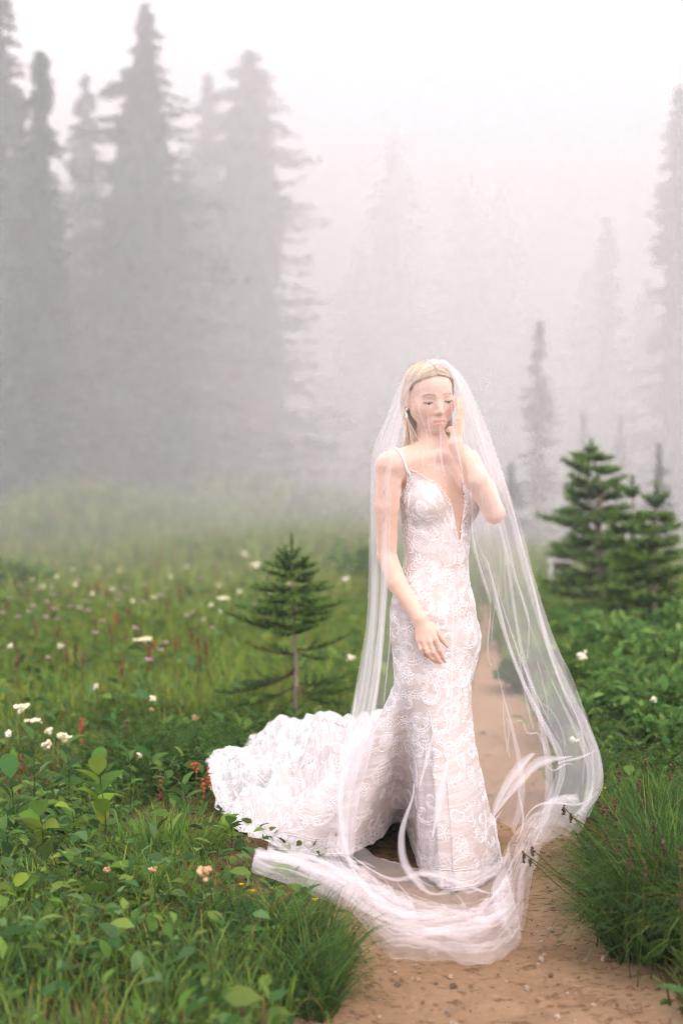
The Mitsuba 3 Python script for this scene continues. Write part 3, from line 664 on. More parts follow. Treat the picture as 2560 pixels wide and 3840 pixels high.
def flower(kind, px, py, h, seed, label=None, group=None, R=None, d=None):
    q = np.random.default_rng(1000 + seed)
    nm, cat, base, grp = KINDS[kind]
    p = ground_hit(px, py, h) if d is None else W(px, py, d)
    far_ = p[1] > 9.5
    key = thing(nm, label or base, cat, group or (grp if label is None else None))
    g = np.array([.10, .14, .03])
    stem_of(p, q, .0016 if p[1] < 7 else .0028, key, g * [1.3, .8, .5] if kind in ('rust', 'red') else g * .8, .30 if d is not None else 0)
    s = R or {'pink': .026, 'cream': .013, 'umbel': .018, 'rust': .009, 'red': .011, 'tan': .018, 'yellow': .012, 'sedge': .006}[kind]
    if kind == 'pink': daisy(p, s * (.85 + .3 * q.random()), q, key, np.array([.72, .46, .66]), np.array([.42, .30, .06]))
    elif kind == 'cream': cluster(p, q, key, 16, s * .55, s * .42, np.array([[.66, .62, .44], [.72, .70, .58], [.58, .56, .32]]), (1, 1, .9))
    elif kind == 'umbel': cluster(p, q, key, 42, s * .7, s * .20, np.array([[.78, .76, .52], [.70, .72, .36], [.82, .80, .66]]), (1, 1, .16))
    elif kind == 'rust': cluster(p - [0, 0, .02], q, key, 26, s, .006, np.array([[.12, .062, .034], [.16, .075, .038], [.08, .045, .03]]), (.45, .45, 2.6), 'seed_spike')
    elif kind == 'red': cluster(p - [0, 0, .01], q, key, 16, s, .005, np.array([[.30, .07, .04], [.34, .11, .05]]), (.5, .5, 2.0))
    elif kind == 'tan': cluster(p, q, key, 26, s * .5, s * .3, np.array([[.42, .27, .13], [.50, .36, .20], [.34, .20, .10]]), (1, 1, .7), 'seed_head')
    elif kind == 'yellow':
        daisy(p, s, q, key, np.array([.78, .50, .02]), np.array([.55, .30, .02]))
    elif kind == 'sedge': cluster(p - [0, 0, .008], q, key, 14, s * .55, .0034, np.array([[.07, .045, .03], [.11, .075, .04], [.05, .032, .03]]), (.5, .5, 2.3), 'seed_spike')
i = 0
for x, y in ((275, 250), (505, 243), (412, 278), (468, 288), (316, 292), (170, 307), (105, 337), (15, 315), (797, 405), (695, 235), (645, 272), (1195, 358), (1135, 312), (1100, 328), (970, 488), (945, 535), (560, 432), (605, 360), (230, 170), (310, 165), (310, 210), (740, 165), (850, 150), (975, 175), (875, 592), (270, 340), (190, 275), (985, 75), (1250, 405), (455, 125), (940, 210), (640, 100), (520, 300), (335, 350), (60, 230), (120, 150), (840, 250), (1185, 110), (700, 200)):
    i += 1; flower('pink', x / SC, 2100 + y / SC, .34, i, 'pink daisy-like flower among the grass of the misty left meadow', 'pink daisies in the left meadow', R=.034 if y < 200 else .030)
for x, y in ((425, 57), (445, 145), (783, 243), (660, 168), (900, 222), (545, 200), (255, 155), (1240, 265), (1285, 150), (1407, 187), (1512, 27), (1300, 300), (1000, 100), (1100, 40), (1350, 80), (700, 60), (575, 45), (335, 98), (190, 115), (1620, 60), (1700, 130), (1580, 210)):
    i += 1; flower('cream', x / SC, 2100 + y / SC, .36, i, 'rounded cream flower head blurred in the misty left meadow', 'cream flower heads in the misty meadow', R=.013)
for x, y in ((395, 520), (445, 530), (490, 555), (715, 620), (875, 500), (885, 560), (1165, 470), (1210, 490), (1035, 490), (825, 430), (980, 240), (520, 155), (625, 185), (565, 150), (740, 440), (340, 400), (700, 330), (160, 190), (1175, 580), (100, 560), (420, 190), (870, 190), (1060, 170), (760, 280), (650, 420), (1120, 420), (40, 260), (300, 260), (210, 400), (560, 350)):
    i += 1; flower('rust', x / SC, 2100 + y / SC, .32, i, 'upright rusty brown seed spike in the left meadow', 'rusty seed spikes in the left meadow', R=.011)
for (kind, x, y, h, lab, R) in (('cream', 62, 505, .30, 'cream flower head at the left edge level with the rusty spikes', None), ('cream', 350, 508, .30, 'cream flower head touching the leftmost rusty seed spike', None), ('umbel', 845, 468, .32, 'flat yellowish flower cluster in the middle of the left meadow', .035), ('umbel', 1320, 225, .40, 'pale flower cluster on a tall yellow stem left of the sapling', .03),
    ('pink', 280, 577, .28, 'lone pale pink flower below the two cream heads', None), ('cream', 565, 745, .24, 'small cream flower in the middle of the left meadow', .012), ('cream', 893, 815, .26, 'small cream flower on a thin stem above the train', .012), ('cream', 285, 1012, .22, 'small round white flower above two larger ones at left', .014), ('cream', 375, 1045, .24, 'largest creamy white flower of the three in the left foreground', .022),
    ('cream', 275, 1090, .20, 'white flower lowest of the three in the left foreground', .016), ('umbel', 200, 945, .28, 'flat creamy white flower head near the left edge', .022), ('umbel', 125, 862, .32, 'greenish flat flower head at the left behind the creamy one', .026), ('cream', 122, 890, .28, 'white flower beneath the greenish flat flower head', .014), ('cream', 45, 1020, .24, 'tall white flower spike at the left edge', .014), ('cream', 828, 1145, .18, 'small whitish cone-shaped flower left of the train', .010),
    ('rust', 745, 970, .20, 'small rusty spike beside the yellowish leaves in the left meadow', .008), ('red', 480, 985, .22, 'slender red flower spike standing alone in the left foreground', .013), ('red', 615, 1145, .14, 'short red bud left of the train', .008), ('rust', 385, 1100, .16, 'red-brown spike under the largest creamy flower', .008), ('rust', 125, 1195, .12, 'brown seed knob near the left edge', .009), ('rust', 110, 1370, .08, 'dark rusty curled seed head low at the left edge', .010),
    ('rust', 940, 1290, .14, 'rusty seed spike just left of the train tip', .010), ('red', 1150, 1190, .22, 'pair of upright red seed pods rising above the train tip', .012), ('red', 1225, 1270, .16, 'single red pod leaning over the train tip', .008), ('red', 1192, 1330, .12, 'small red pod at the edge of the train tip', .008), ('red', 910, 497, .32, 'bright red flower among the rusty spikes', .010), ('red', 675, 340, .34, 'small bright red flower deep in the left meadow', .012), ('tan', 1150, 930, .22, 'drooping tan grass head above the train', .016), ('tan', 890, 880, .24, 'pinkish tan seed head in the left meadow above the train', .010)):
    i += 1; flower(kind, x / SC, 2100 + y / SC, h, i, lab, None, R)
for (kind, px, py, h, lab, R) in (('tan', 764, 3269, .22, 'fluffy tan seed head on a yellow stem below the train', .020), ('tan', 572, 3261, .14, 'small tan seed head left of the fluffy one below the train', .010), ('tan', 400, 3262, .14, 'faded tan seed head in the lower left grass', .010), ('yellow', 945, 3345, .10, 'yellow flower beside the tip of the spread veil tail', .014), ('yellow', 1182, 3378, .10, 'yellow-orange flower under the lower edge of the veil', .014), ('yellow', 905, 3320, .08, 'yellow flower left of the one beside the veil tail', .011),
    ('yellow', 1010, 2390, .2, 'yellow flower behind the sapling on its left', .016), ('yellow', 1340, 2215, .35, 'yellow flower right of the sapling by the veil', .022), ('yellow', 1290, 2285, .3, 'lower yellow flower right of the sapling', .020), ('cream', 1296, 2172, .36, 'cream flower behind the sapling on its right', .022), ('cream', 960, 2118, .4, 'large cream flower upper left of the sapling', .028), ('cream', 915, 2080, .4, 'cream flower farther up and left of the sapling', .026), ('cream', 1312, 2468, .26, 'pale seed head right of the sapling trunk', .016), ('cream', 1045, 2260, .3, 'cream flower seen through the sapling branches', .018), ('pink', 958, 2268, .32, 'lilac flower seen against the sapling branches', .020),
    ('cream', 2183, 2461, .34, 'fat cream flower plume right of the veil', .020), ('cream', 2181, 2178, .40, 'peach flower head below the white signboard', .022), ('red', 2358, 2241, .36, 'orange-red flower under the middle fir, left of a pair', .018), ('red', 2389, 2248, .36, 'orange-red flower under the middle fir, right of a pair', .022), ('red', 2524, 2208, .4, 'orange-red flower under the fir nearest the right edge', .018), ('red', 2391, 2323, .32, 'orange-red flower among the shrubs below the middle fir', .016), ('red', 2520, 2320, .32, 'orange-red flower among the shrubs by the right edge', .016), ('cream', 2450, 2622, .22, 'small white flower above the bare soil patch', .012), ('yellow', 2274, 2627, .16, 'orange flower left of the bare soil patch', .012), ('cream', 2147, 2775, .22, 'white flower seen through the veil loop', .014), ('yellow', 2268, 2958, .12, 'small orange flower at the right rim of the veil loop', .010)):
    i += 1; flower(kind, px, py, h, i, lab, None, R)
for (px, py, d, lab) in ((2113, 3027, 4.30, 'dark purple sedge spike standing in front of the veil loop, left of two'), (2140, 3061, 4.32, 'dark purple sedge spike standing in front of the veil loop, right of two'), (1995, 3185, 4.12, 'dark purple grass spike lying across the veil at right'), (1963, 3201, 4.1, 'orange-brown flower head in front of the veil at right'), (1987, 3225, 4.1, 'drooping orange flower head in front of the veil at right')):
    i += 1; flower('sedge', px, py, .3, i, lab, None, None, d=d)
for px, py in ((2245, 3011), (2306, 3006), (2206, 3074), (2306, 3080), (2448, 3095), (2485, 3159), (2280, 3138), (2319, 3169), (2367, 3143), (2551, 3348), (2422, 2858), (2393, 2935), (2514, 2900), (2319, 2903), (2406, 2993), (2417, 3254), (2262, 3028), (2275, 3050), (2550, 3200), (2360, 3225)):
    i += 1; flower('sedge', px, py, .34, i, 'brown sedge spike rising from the long grass at the right', 'sedge spikes over the right tussocks', .010)

# the alike ones of each group are told apart by their order across the picture
def ordinal(n): return f"{n}{'th' if 10 <= n % 100 <= 20 else {1: 'st', 2: 'nd', 3: 'rd'}.get(n % 10, 'th')}"
SEEN = {}
for k_, l_ in labels.items():
    if l_.get('group') in ('pink daisies in the left meadow', 'cream flower heads in the misty meadow', 'rusty seed spikes in the left meadow', 'sedge spikes over the right tussocks'): SEEN.setdefault(l_['group'], []).append(k_)
for g_, ks in SEEN.items():
    def px_(k_):
        v_ = meshkit.WRITTEN[scene[[a for a in scene if a.startswith(k_ + '__') and not a.endswith('stem')][0]]['filename']][0]
        return (v_[:, 0] / v_[:, 1]).mean()
    for n_, k_ in enumerate(sorted(ks, key=px_)):
        what = {'pink': 'pink daisy in the left meadow', 'cream': 'round cream flower head in the misty meadow', 'rusty': 'upright rusty brown seed spike in the left meadow', 'sedge': 'brown sedge spike over the long grass at right'}[g_.split()[0]]
        labels[k_]['label'] = f'{what}, {ordinal(n_ + 1)} of its kind from the left'

# small stones and plant litter on the path
r = np.random.default_rng(91)
st = trimesh.creation.icosphere(1, 1.0); ms, cs = [], []
for k in range(620):
    y = 3.3 + 4.5 * r.random() ** 1.6; x = path_x(y) + path_w(y) * r.normal(0, .55)
    s = .002 + .009 * r.random() ** 5
    v = st.vertices * s * (.7 + .6 * r.random(3)) * (1 + .2 * r.normal(size=(42, 1))) + [x, y, float(path_z(np.array([x]), np.array([y]), False)[0]) + s * .3]
    ms.append((v, st.faces)); cs.append(np.tile(np.array([.30, .23, .17]) * (.35 + .9 * r.random()), (42, 1)))
put('pebbles', join(ms), 'plain', color=np.vstack(cs), kind='stuff', label='small stones scattered on the sandy path', cat='pebbles')
ms, cs = [], []
for k in range(420):
    y = 3.3 + 2.6 * r.random(); sd = r.choice([-1, 1]); x = path_x(y) + sd * path_w(y) * (1.02 - abs(r.normal(0, .28)))
    z = max(float(path_z(np.array([x]), np.array([y]), False)[0]), float(H(x, y))) + .004; a = r.random() * 6.28; L = .012 + .04 * r.random()
    p = np.array([[x, y, z], [x + L * .5 * math.cos(a), y + L * .5 * math.sin(a), z + .004], [x + L * math.cos(a + .3), y + L * math.sin(a + .3), z]])
    t_ = tube(p, .0011, 3); ms.append(t_); cs.append(np.tile(np.array([.20, .12, .06]) * (.3 + .9 * r.random()), (len(t_[0]), 1)))
put('plant_litter', join(ms), 'plain', color=np.vstack(cs), kind='stuff', label='dry stalks and twigs littering the edges of the path', cat='plant litter')
# ---------------------------------------------------------------- the bride: one continuous body from a distance field
def B(px, py, dy=0.0): return W(px, py, BRIDE_Y + dy)
YAW = math.radians(35)
FWD, RGT = np.array([math.sin(YAW), -math.cos(YAW), 0]), np.array([math.cos(YAW), math.sin(YAW), 0])
def smin(a, b, k):
    h = np.clip(.5 + .5 * (b - a) / k, 0, 1)
    return b * (1 - h) + a * h - k * h * (1 - h)
def cone(P, a, b, ra, rb):
    a, b = np.asarray(a, float), np.asarray(b, float); ab = b - a
    t = np.clip((P - a) @ ab / (ab @ ab), 0, 1)
    return np.linalg.norm(P - a - t[..., None] * ab, axis=-1) - (ra + (rb - ra) * t)
def ell(P, c, r, ax=None):
    q = P - np.asarray(c, float)
    if ax is not None: q = q @ np.asarray(ax).T
    r = np.asarray(r, float)
    k0 = np.linalg.norm(q / r, axis=-1); k1 = np.linalg.norm(q / r ** 2, axis=-1)
    return k0 * (k0 - 1) / np.maximum(k1, 1e-9)
BAX = np.stack([RGT, -FWD, [0, 0, 1.0]])
def torso_sdf(P, wide=True):
    d = ell(P, B(1634, 1872, .02), (.126, .098, .20), BAX)
    d = smin(d, ell(P, B(1638, 2055, .01), (.110, .086, .15), BAX), .05)
    d = smin(d, ell(P, B(1624, 2310, .02), (.152, .116, .19), BAX), .07)
    d = smin(d, ell(P, B(1640, 2420, .06), (.135, .125, .12), BAX), .05)
    for px, py, dy, r in ((1598, 1893, -.062, .060), (1733, 1893, .004, .056)):
        d = smin(d, ell(P, B(px, py, dy), (r, r * .98, r * 1.08), BAX), .028)
    for (a, b) in (((1580, 2400, .0), (1632, 2830, .0)), ((1690, 2400, .05), (1700, 2830, .04))):
        d = smin(d, cone(P, B(*a), B(*b), .080, .046), .05)
    return d
SHR, SHL, NK0, NK1 = B(1462, 1748, -.068), B(1752, 1738, .085), B(1618, 1705, .025), B(1612, 1600, .012)
HS = 0.985                                                         # head scale
def _rot(ax, a):
    c, s = math.cos(a), math.sin(a)
    return {'x': np.array([[1, 0, 0], [0, c, -s], [0, s, c]]), 'y': np.array([[c, 0, s], [0, 1, 0], [-s, 0, c]]), 'z': np.array([[c, -s, 0], [s, c, 0], [0, 0, 1]])}[ax]
# head frame: x to the picture's right, y back, z up; face looks along -y
HR = _rot('z', math.radians(17)) @ _rot('y', math.radians(-5.5)) @ _rot('x', math.radians(11))
HO = B(1641.5, 1500, -.080) - HR @ (HS * np.array([0, -.078, 0]))
def to_head(P): return (P - HO) @ HR / HS
def from_head(q): return HO + HS * np.asarray(q, float) @ HR.T
EX = .0338
def head_sdf(P):
    q = to_head(P); m = np.abs(q[..., 0]); qm = np.stack([m, q[..., 1], q[..., 2]], -1)
    d = ell(q, (0, .012, .034), (.073, .092, .079))
    d = smin(d, ell(q, (0, -.026, -.022), (.063, .062, .084)), .03)
    d = smin(d, ell(q, (0, -.030, .040), (.058, .060, .055)), .02)
    d = smin(d, cone(qm, (.045, -.004, -.046), (.009, -.062, -.095), .022, .0135), .028)
    d = smin(d, ell(q, (0, -.066, -.097), (.017, .014, .013)), .016)
    d = smin(d, ell(qm, (.042, -.051, -.024), (.022, .021, .024)), .030)
    d = -smin(-d, ell(qm, (EX, -.100, .001), (.021, .020, .013)) + 0, .014)          # eye sockets
    d = smin(d, ell(qm, (EX, -.066, -.001), (.0165, .0150, .0135)), .004)           # lids over the eyes
    d = smin(d, cone(qm, (.013, -.083, .0175), (.044, -.068, .0185), .0075, .006), .012)
    d = smin(d, cone(q, (0, -.079, .006), (0, -.104, -.034), .0085, .0085), .016)
    d = smin(d, ell(q, (0, -.103, -.0365), (.0088, .0085, .0078)), .006)
    d = smin(d, ell(qm, (.0105, -.090, -.0405), (.0072, .0095, .0065)), .006)
    d = smin(d, ell(q, (0, -.077, -.074), (.026, .013, .022)), .012)
    d = smin(d, cone(qm, (.004, -.0895, -.0690), (.0215, -.0775, -.0690), .0050, .0020), .006)
    d = smin(d, cone(qm, (.000, -.0885, -.0802), (.0185, -.0785, -.0712), .0068, .0025), .005)
    d = -smin(-d, cone(qm, (0, -.0975, -.0742), (.019, -.0845, -.0700), .0026, .0010), .003)
    e = ell(qm, (.0755, .012, -.006), (.0085, .021, .031))
    e = -smin(-e, ell(qm, (.084, .008, -.004), (.006, .013, .021)), .004)
    d = smin(d, e, .008)
    return d * HS
ARMR = [B(1462, 1752, -.068), B(1450, 1900, -.066), B(1450, 2085, -.056), B(1490, 2190, -.100), B(1572, 2318, -.152)]
ARMR_R = [.043, .0395, .0315, .0315, .0235]
ARML = [B(1755, 1742, .083), B(1812, 1838, .00), B(1852, 1924, -.075), B(1785, 1800, -.105), B(1706, 1668, -.100)]
ARML_R = [.043, .040, .034, .035, .0235]
HANDR = dict(wrist=B(1572, 2318, -.152), palm=[B(1634, 2398, -.168), B(1609, 2404, -.175), B(1586, 2402, -.172), B(1569, 2400, -.163)],
    fingers=[[(1635, 2402, -.170), (1649, 2440, -.168), (1659, 2464, -.158), (1668, 2482, -.148)], [(1609, 2407, -.177), (1623, 2446, -.178), (1638, 2470, -.166), (1650, 2486, -.152)],
             [(1586, 2405, -.174), (1602, 2446, -.180), (1618, 2470, -.170), (1633, 2484, -.155)], [(1569, 2403, -.164), (1577, 2434, -.172), (1588, 2453, -.166), (1602, 2464, -.155)]],
    thumb=[(1600, 2345, -.150), (1636, 2366, -.150), (1657, 2398, -.148), (1677, 2424, -.146)], fr=[.0078, .0080, .0076, .0066])
_H = dict(wrist=B(1706, 1668, -.100), palm=[B(1715, 1572, -.105), B(1722, 1570, -.087), B(1727, 1574, -.068), B(1728, 1584, -.052)],
    fingers=[[(1715, 1572, -.106), (1716, 1536, -.098), (1713, 1511, -.088), (1711, 1493, -.080)], [(1722, 1570, -.088), (1724, 1531, -.080), (1720, 1504, -.072), (1716, 1486, -.066)],
             [(1728, 1574, -.069), (1731, 1536, -.062), (1727, 1511, -.056), (1722, 1494, -.052)], [(1729, 1584, -.053), (1735, 1553, -.048), (1733, 1533, -.044), (1729, 1518, -.040)]],
    thumb=[(1708, 1645, -.096), (1699, 1618, -.090), (1688, 1608, -.076), (1676, 1614, -.062)], fr=[.0076, .0078, .0074, .0064])
HANDL = {**_H, 'palm': [p + [.001, 0, 0] for p in _H['palm']], 'fingers': [[(a + 2, b, c) for a, b, c in f] for f in _H['fingers']]}
def hand_sdf(P, hd):
    d = None
    for i, k in enumerate(hd['palm']):
        c = cone(P, hd['wrist'] + (k - hd['wrist']) * .10, k, .0165, .0100)
        d = c if d is None else smin(d, c, .010)
    fs = None
    for f, r in zip(hd['fingers'], hd['fr']):
        j = [B(*p) for p in f]
        c = cone(P, j[0], j[1], r * 1.08, r)
        c = smin(c, cone(P, j[1], j[2], r, r * .90), .003); c = smin(c, cone(P, j[2], j[3], r * .90, r * .74), .003)
        d = smin(d, c, .0035) if fs is None else smin(d, c, .0035)
        fs = 1
    j = [B(*p) for p in hd['thumb']]
    c = cone(P, j[0], j[1], .0150, .0105); c = smin(c, cone(P, j[1], j[2], .0100, .0088), .004); c = smin(c, cone(P, j[2], j[3], .0088, .0066), .004)
    return smin(d, c, .007)
def limb(P, js, rs, k=.007):
    d = None
    for i in range(len(js) - 1):
        c = cone(P, js[i], js[i + 1], rs[i], rs[i + 1]); d = c if d is None else smin(d, c, k)
    return d
def body_sdf(P):
    d = torso_sdf(P)
    d = smin(d, cone(P, SHR + RGT * .03, SHL - RGT * .03, .045, .045), .05)
    d = smin(d, cone(P, NK0 + [0, 0, .028], SHR + [0, 0, .012], .034, .020), .04)
    d = smin(d, cone(P, NK0 + [0, 0, .028], SHL + [0, 0, .012], .034, .020), .04)
    for s, sh in ((-1, SHR), (1, SHL)):                                           # collarbones
        d = smin(d, cone(P, B(1650, 1708, -.058), sh + np.array([0, 0, .016]) + FWD * .030 - RGT * s * .04, .0045, .004), .034)
    d = smin(d, cone(P, NK0, NK1, .050, .0455), .03)
    d = smin(d, head_sdf(P), .016)
    aR = smin(limb(P, ARMR, ARMR_R), hand_sdf(P, HANDR), .014)
    aL = smin(limb(P, ARML, ARML_R, .012), hand_sdf(P, HANDL), .014)
    d = smin(d, np.where(P[..., 2] > 1.28, aR, np.maximum(aR, -1)), .022 if True else 0) if False else _arms(P, d, aR, aL)
    for (a, b, f) in (((1632, 2830, .0), (1650, 3180, .03), (1670, 3240, .02)), ((1700, 2830, .04), (1720, 3160, .07), (1750, 3200, .05))):
        d = smin(d, cone(P, B(*a), B(*b), .046, .030), .03); d = smin(d, cone(P, B(*b), B(*f), .032, .022), .03)
    return d
def _arms(P, d, aR, aL):
    # arms melt into the shoulders only; lower down they stay apart from the trunk
    kR = .003 + .040 * ss(1.33, 1.40, P[..., 2])
    kL = np.where(np.linalg.norm(P - SHL, axis=-1) < .13, .035, .003)
    return smin(smin(d, aR, kR), aL, kL)
def surface_nets(fn, lo, hi, h, coarse=4):
    lo = np.asarray(lo, float); n = np.ceil((np.asarray(hi) - lo) / h / coarse).astype(int) * coarse + 1
    ax = [lo[i] + h * np.arange(n[i]) for i in range(3)]
    cg = np.stack(np.meshgrid(*[a[::coarse] for a in ax], indexing='ij'), -1)
    cd = fn(cg.reshape(-1, 3)).reshape(cg.shape[:3])
    near = np.abs(cd) < h * coarse * 1.15
    near = near[:-1, :-1, :-1] | near[1:, :-1, :-1] | near[:-1, 1:, :-1] | near[:-1, :-1, 1:] | near[1:, 1:, :-1] | near[1:, :-1, 1:] | near[:-1, 1:, 1:] | near[1:, 1:, 1:]
    D = np.repeat(np.repeat(np.repeat(cd[:-1, :-1, :-1], coarse, 0), coarse, 1), coarse, 2).astype(np.float32)
    m = np.repeat(np.repeat(np.repeat(near, coarse, 0), coarse, 1), coarse, 2)
    I = np.argwhere(m)
    for a in range(0, len(I), 200000):
        b = I[a:a + 200000]
        D[b[:, 0], b[:, 1], b[:, 2]] = fn(lo + h * b)
    s = D < 0
    act = np.zeros(np.array(D.shape) - 1, bool)
    c8 = [s[i:s.shape[0] - 1 + i, j:s.shape[1] - 1 + j, k:s.shape[2] - 1 + k] for i in (0, 1) for j in (0, 1) for k in (0, 1)]
    tot = sum(c.astype(np.int8) for c in c8)
    C = np.argwhere((tot > 0) & (tot < 8))
    idx = -np.ones(act.shape, np.int64); idx[C[:, 0], C[:, 1], C[:, 2]] = np.arange(len(C))
    acc, cnt = np.zeros((len(C), 3)), np.zeros(len(C))
    cor = np.array([[i, j, k] for i in (0, 1) for j in (0, 1) for k in (0, 1)])
    for a in range(8):
        for b in range(a + 1, 8):
            if np.abs(cor[a] - cor[b]).sum() != 1: continue
            pa, pb = C + cor[a], C + cor[b]
            da, db = D[pa[:, 0], pa[:, 1], pa[:, 2]], D[pb[:, 0], pb[:, 1], pb[:, 2]]
            x = (da < 0) != (db < 0)
            t = (da / np.where(x, da - db, 1))[:, None]
            acc += np.where(x[:, None], pa + t * (cor[b] - cor[a]), 0); cnt += x
    V = lo + h * acc / cnt[:, None]
    F = []
    for axi in range(3):
        sl0 = [slice(1, -1)] * 3; sl1 = [slice(1, -1)] * 3
        sl0[axi] = slice(0, -1); sl1[axi] = slice(1, None)
        e = np.argwhere(s[tuple(sl0)] != s[tuple(sl1)])
        off = np.ones(3, int); off[axi] = 0
        e = e + off
        u, v = [i for i in range(3) if i != axi]
        def cell(du, dv):
            q = e.copy(); q[:, u] -= du; q[:, v] -= dv
            return idx[q[:, 0], q[:, 1], q[:, 2]]
        a, b, c, d = cell(0, 0), cell(1, 0), cell(1, 1), cell(0, 1)
        flip = s[e[:, 0], e[:, 1], e[:, 2]] ^ (axi == 1)
        q = np.where(flip[:, None], np.stack([a, b, c, d], 1), np.stack([d, c, b, a], 1))
        q = q[(q >= 0).all(1)]
        F += [q[:, [0, 1, 2]], q[:, [0, 2, 3]]]
    return V, np.vstack(F)

person = thing('person', 'blonde bride in white lace gown and long veil, one hand raised to her cheek', 'person')
lo = np.array([.095, BRIDE_Y - .23, .0]); hi = np.array([.56, BRIDE_Y + .20, 1.775])
V, Fc = surface_nets(body_sdf, lo, hi, .0028)
for _ in range(2):                                                   # light smoothing
    E = np.vstack([Fc[:, [0, 1]], Fc[:, [1, 2]], Fc[:, [2, 0]]]); S, N = np.zeros_like(V), np.zeros(len(V))
    np.add.at(S, E[:, 0], V[E[:, 1]]); np.add.at(N, E[:, 0], 1)
    V = V + .35 * (S / np.maximum(N, 1)[:, None] - V)
q = to_head(V); am = np.abs(q[:, 0])
skin = np.array([.64, .445, .35])
C = np.tile(skin, (len(V), 1))
nz = meshkit.fbm(V * 45, 3, 2)
C *= (1 + .16 * (nz - .5))[:, None] * np.array([.6, 1, 1.15]) + np.array([.4, 0, -.15]) if False else (1 + (.16 * (nz - .5) + .10 * (meshkit.fbm(V * 14, 2, 5) - .5))[:, None] * np.array([.6, 1.0, 1.2]))
def blend(mask, col, a):
    global C
    k = (mask * a)[:, None]; C = C * (1 - k) + np.asarray(col) * k
inh = (head_sdf(V) < .004)
g = lambda c, r: np.exp(-(((np.stack([am, q[:, 1], q[:, 2]], -1) - np.asarray(c)) / np.asarray(r)) ** 2).sum(-1)) * inh
blend(g((.046, -.055, -.030), (.020, .03, .016)), (.66, .33, .26), .30)             # blush
blend(g((0, -.106, -.038), (.012, .012, .010)), (.68, .38, .30), .35)
blend(g((EX + .003, -.078, .0085), (.016, .02, .0065)), (.46, .26, .19), .55)      # eye shadow
blend(g((EX, -.078, -.0075), (.015, .02, .0035)), (.50, .28, .21), .40)
lip = np.maximum(1 - np.abs(q[:, 2] + .0690 - .04 * np.clip(am - .004, 0, 1)) / (.0056 * np.clip(1.05 - (am / .024) ** 2, 0, 1) + 1e-6), 0)
low = np.maximum(1 - np.abs(q[:, 2] + .0815 - .40 * am) / (.0078 * np.clip(1.0 - (am / .023) ** 2, 0, 1) + 1e-6), 0)
front = (q[:, 1] < -.06) & inh & (am < .0235)
blend(np.clip(lip * 3, 0, 1) * front, (.56, .22, .18), .9); blend(np.clip(low * 3, 0, 1) * front, (.62, .24, .19), .9)
gap = np.clip(1.6 - np.abs(q[:, 2] + .0742) / .0021, 0, 1) * (am < .0150) * front
blend(gap, (.75, .66, .60), .8)
line = np.clip(1.5 - np.abs(q[:, 2] + .0740 - .22 * am) / .0013, 0, 1) * (am < .021) * front
blend(line, (.22, .06, .05), .75)
brow = np.clip(1.4 - np.abs(q[:, 2] - (.0185 + .16 * np.clip(am - .012, 0, .022) - .30 * np.clip(am - .036, 0, 1))) / (.0030 - .035 * np.clip(am - .02, 0, 1)), 0, 1) * ((am > .0125) & (am < .052) & (q[:, 1] < -.04) & inh)
blend(brow, (.17, .105, .065), .78)
blend(g((.0085, -.098, -.0475), (.0034, .0045, .0018)), (.30, .12, .09), .6)          # nostrils
hairline = (q[:, 2] > .082 - 9.0 * np.clip(am - .018, 0, 1) ** 2 * 1.6 - .25 * np.clip(q[:, 1] + .06, 0, 1) * 3) & (q[:, 1] > -.086)
scalp = inh & ((hairline & (q[:, 2] > .03) & ((q[:, 2] > .062) | (q[:, 1] > -.028))) | ((q[:, 1] > .016) & (am < .072) & (q[:, 2] > -.06)))
blend(scalp.astype(float), (.30, .22, .13), .95)
ruddy = np.exp(-((np.linalg.norm(V - B(1640, 2455, -.165), axis=1) / .035) ** 2)) + np.exp(-((np.linalg.norm(V - B(1722, 1510, -.07), axis=1) / .04) ** 2)) + np.exp(-((np.linalg.norm(V - B(1850, 1945, -.07), axis=1) / .035) ** 2))
blend(np.clip(ruddy, 0, 1), (.68, .34, .26), .40)
scene['skin'] = {'type': 'principled', 'base_color': VC, 'roughness': .48, 'specular': .35, 'flatness': .5, 'sheen': .15}
put('body', (V, Fc), 'skin', person, color=C, smooth=True)

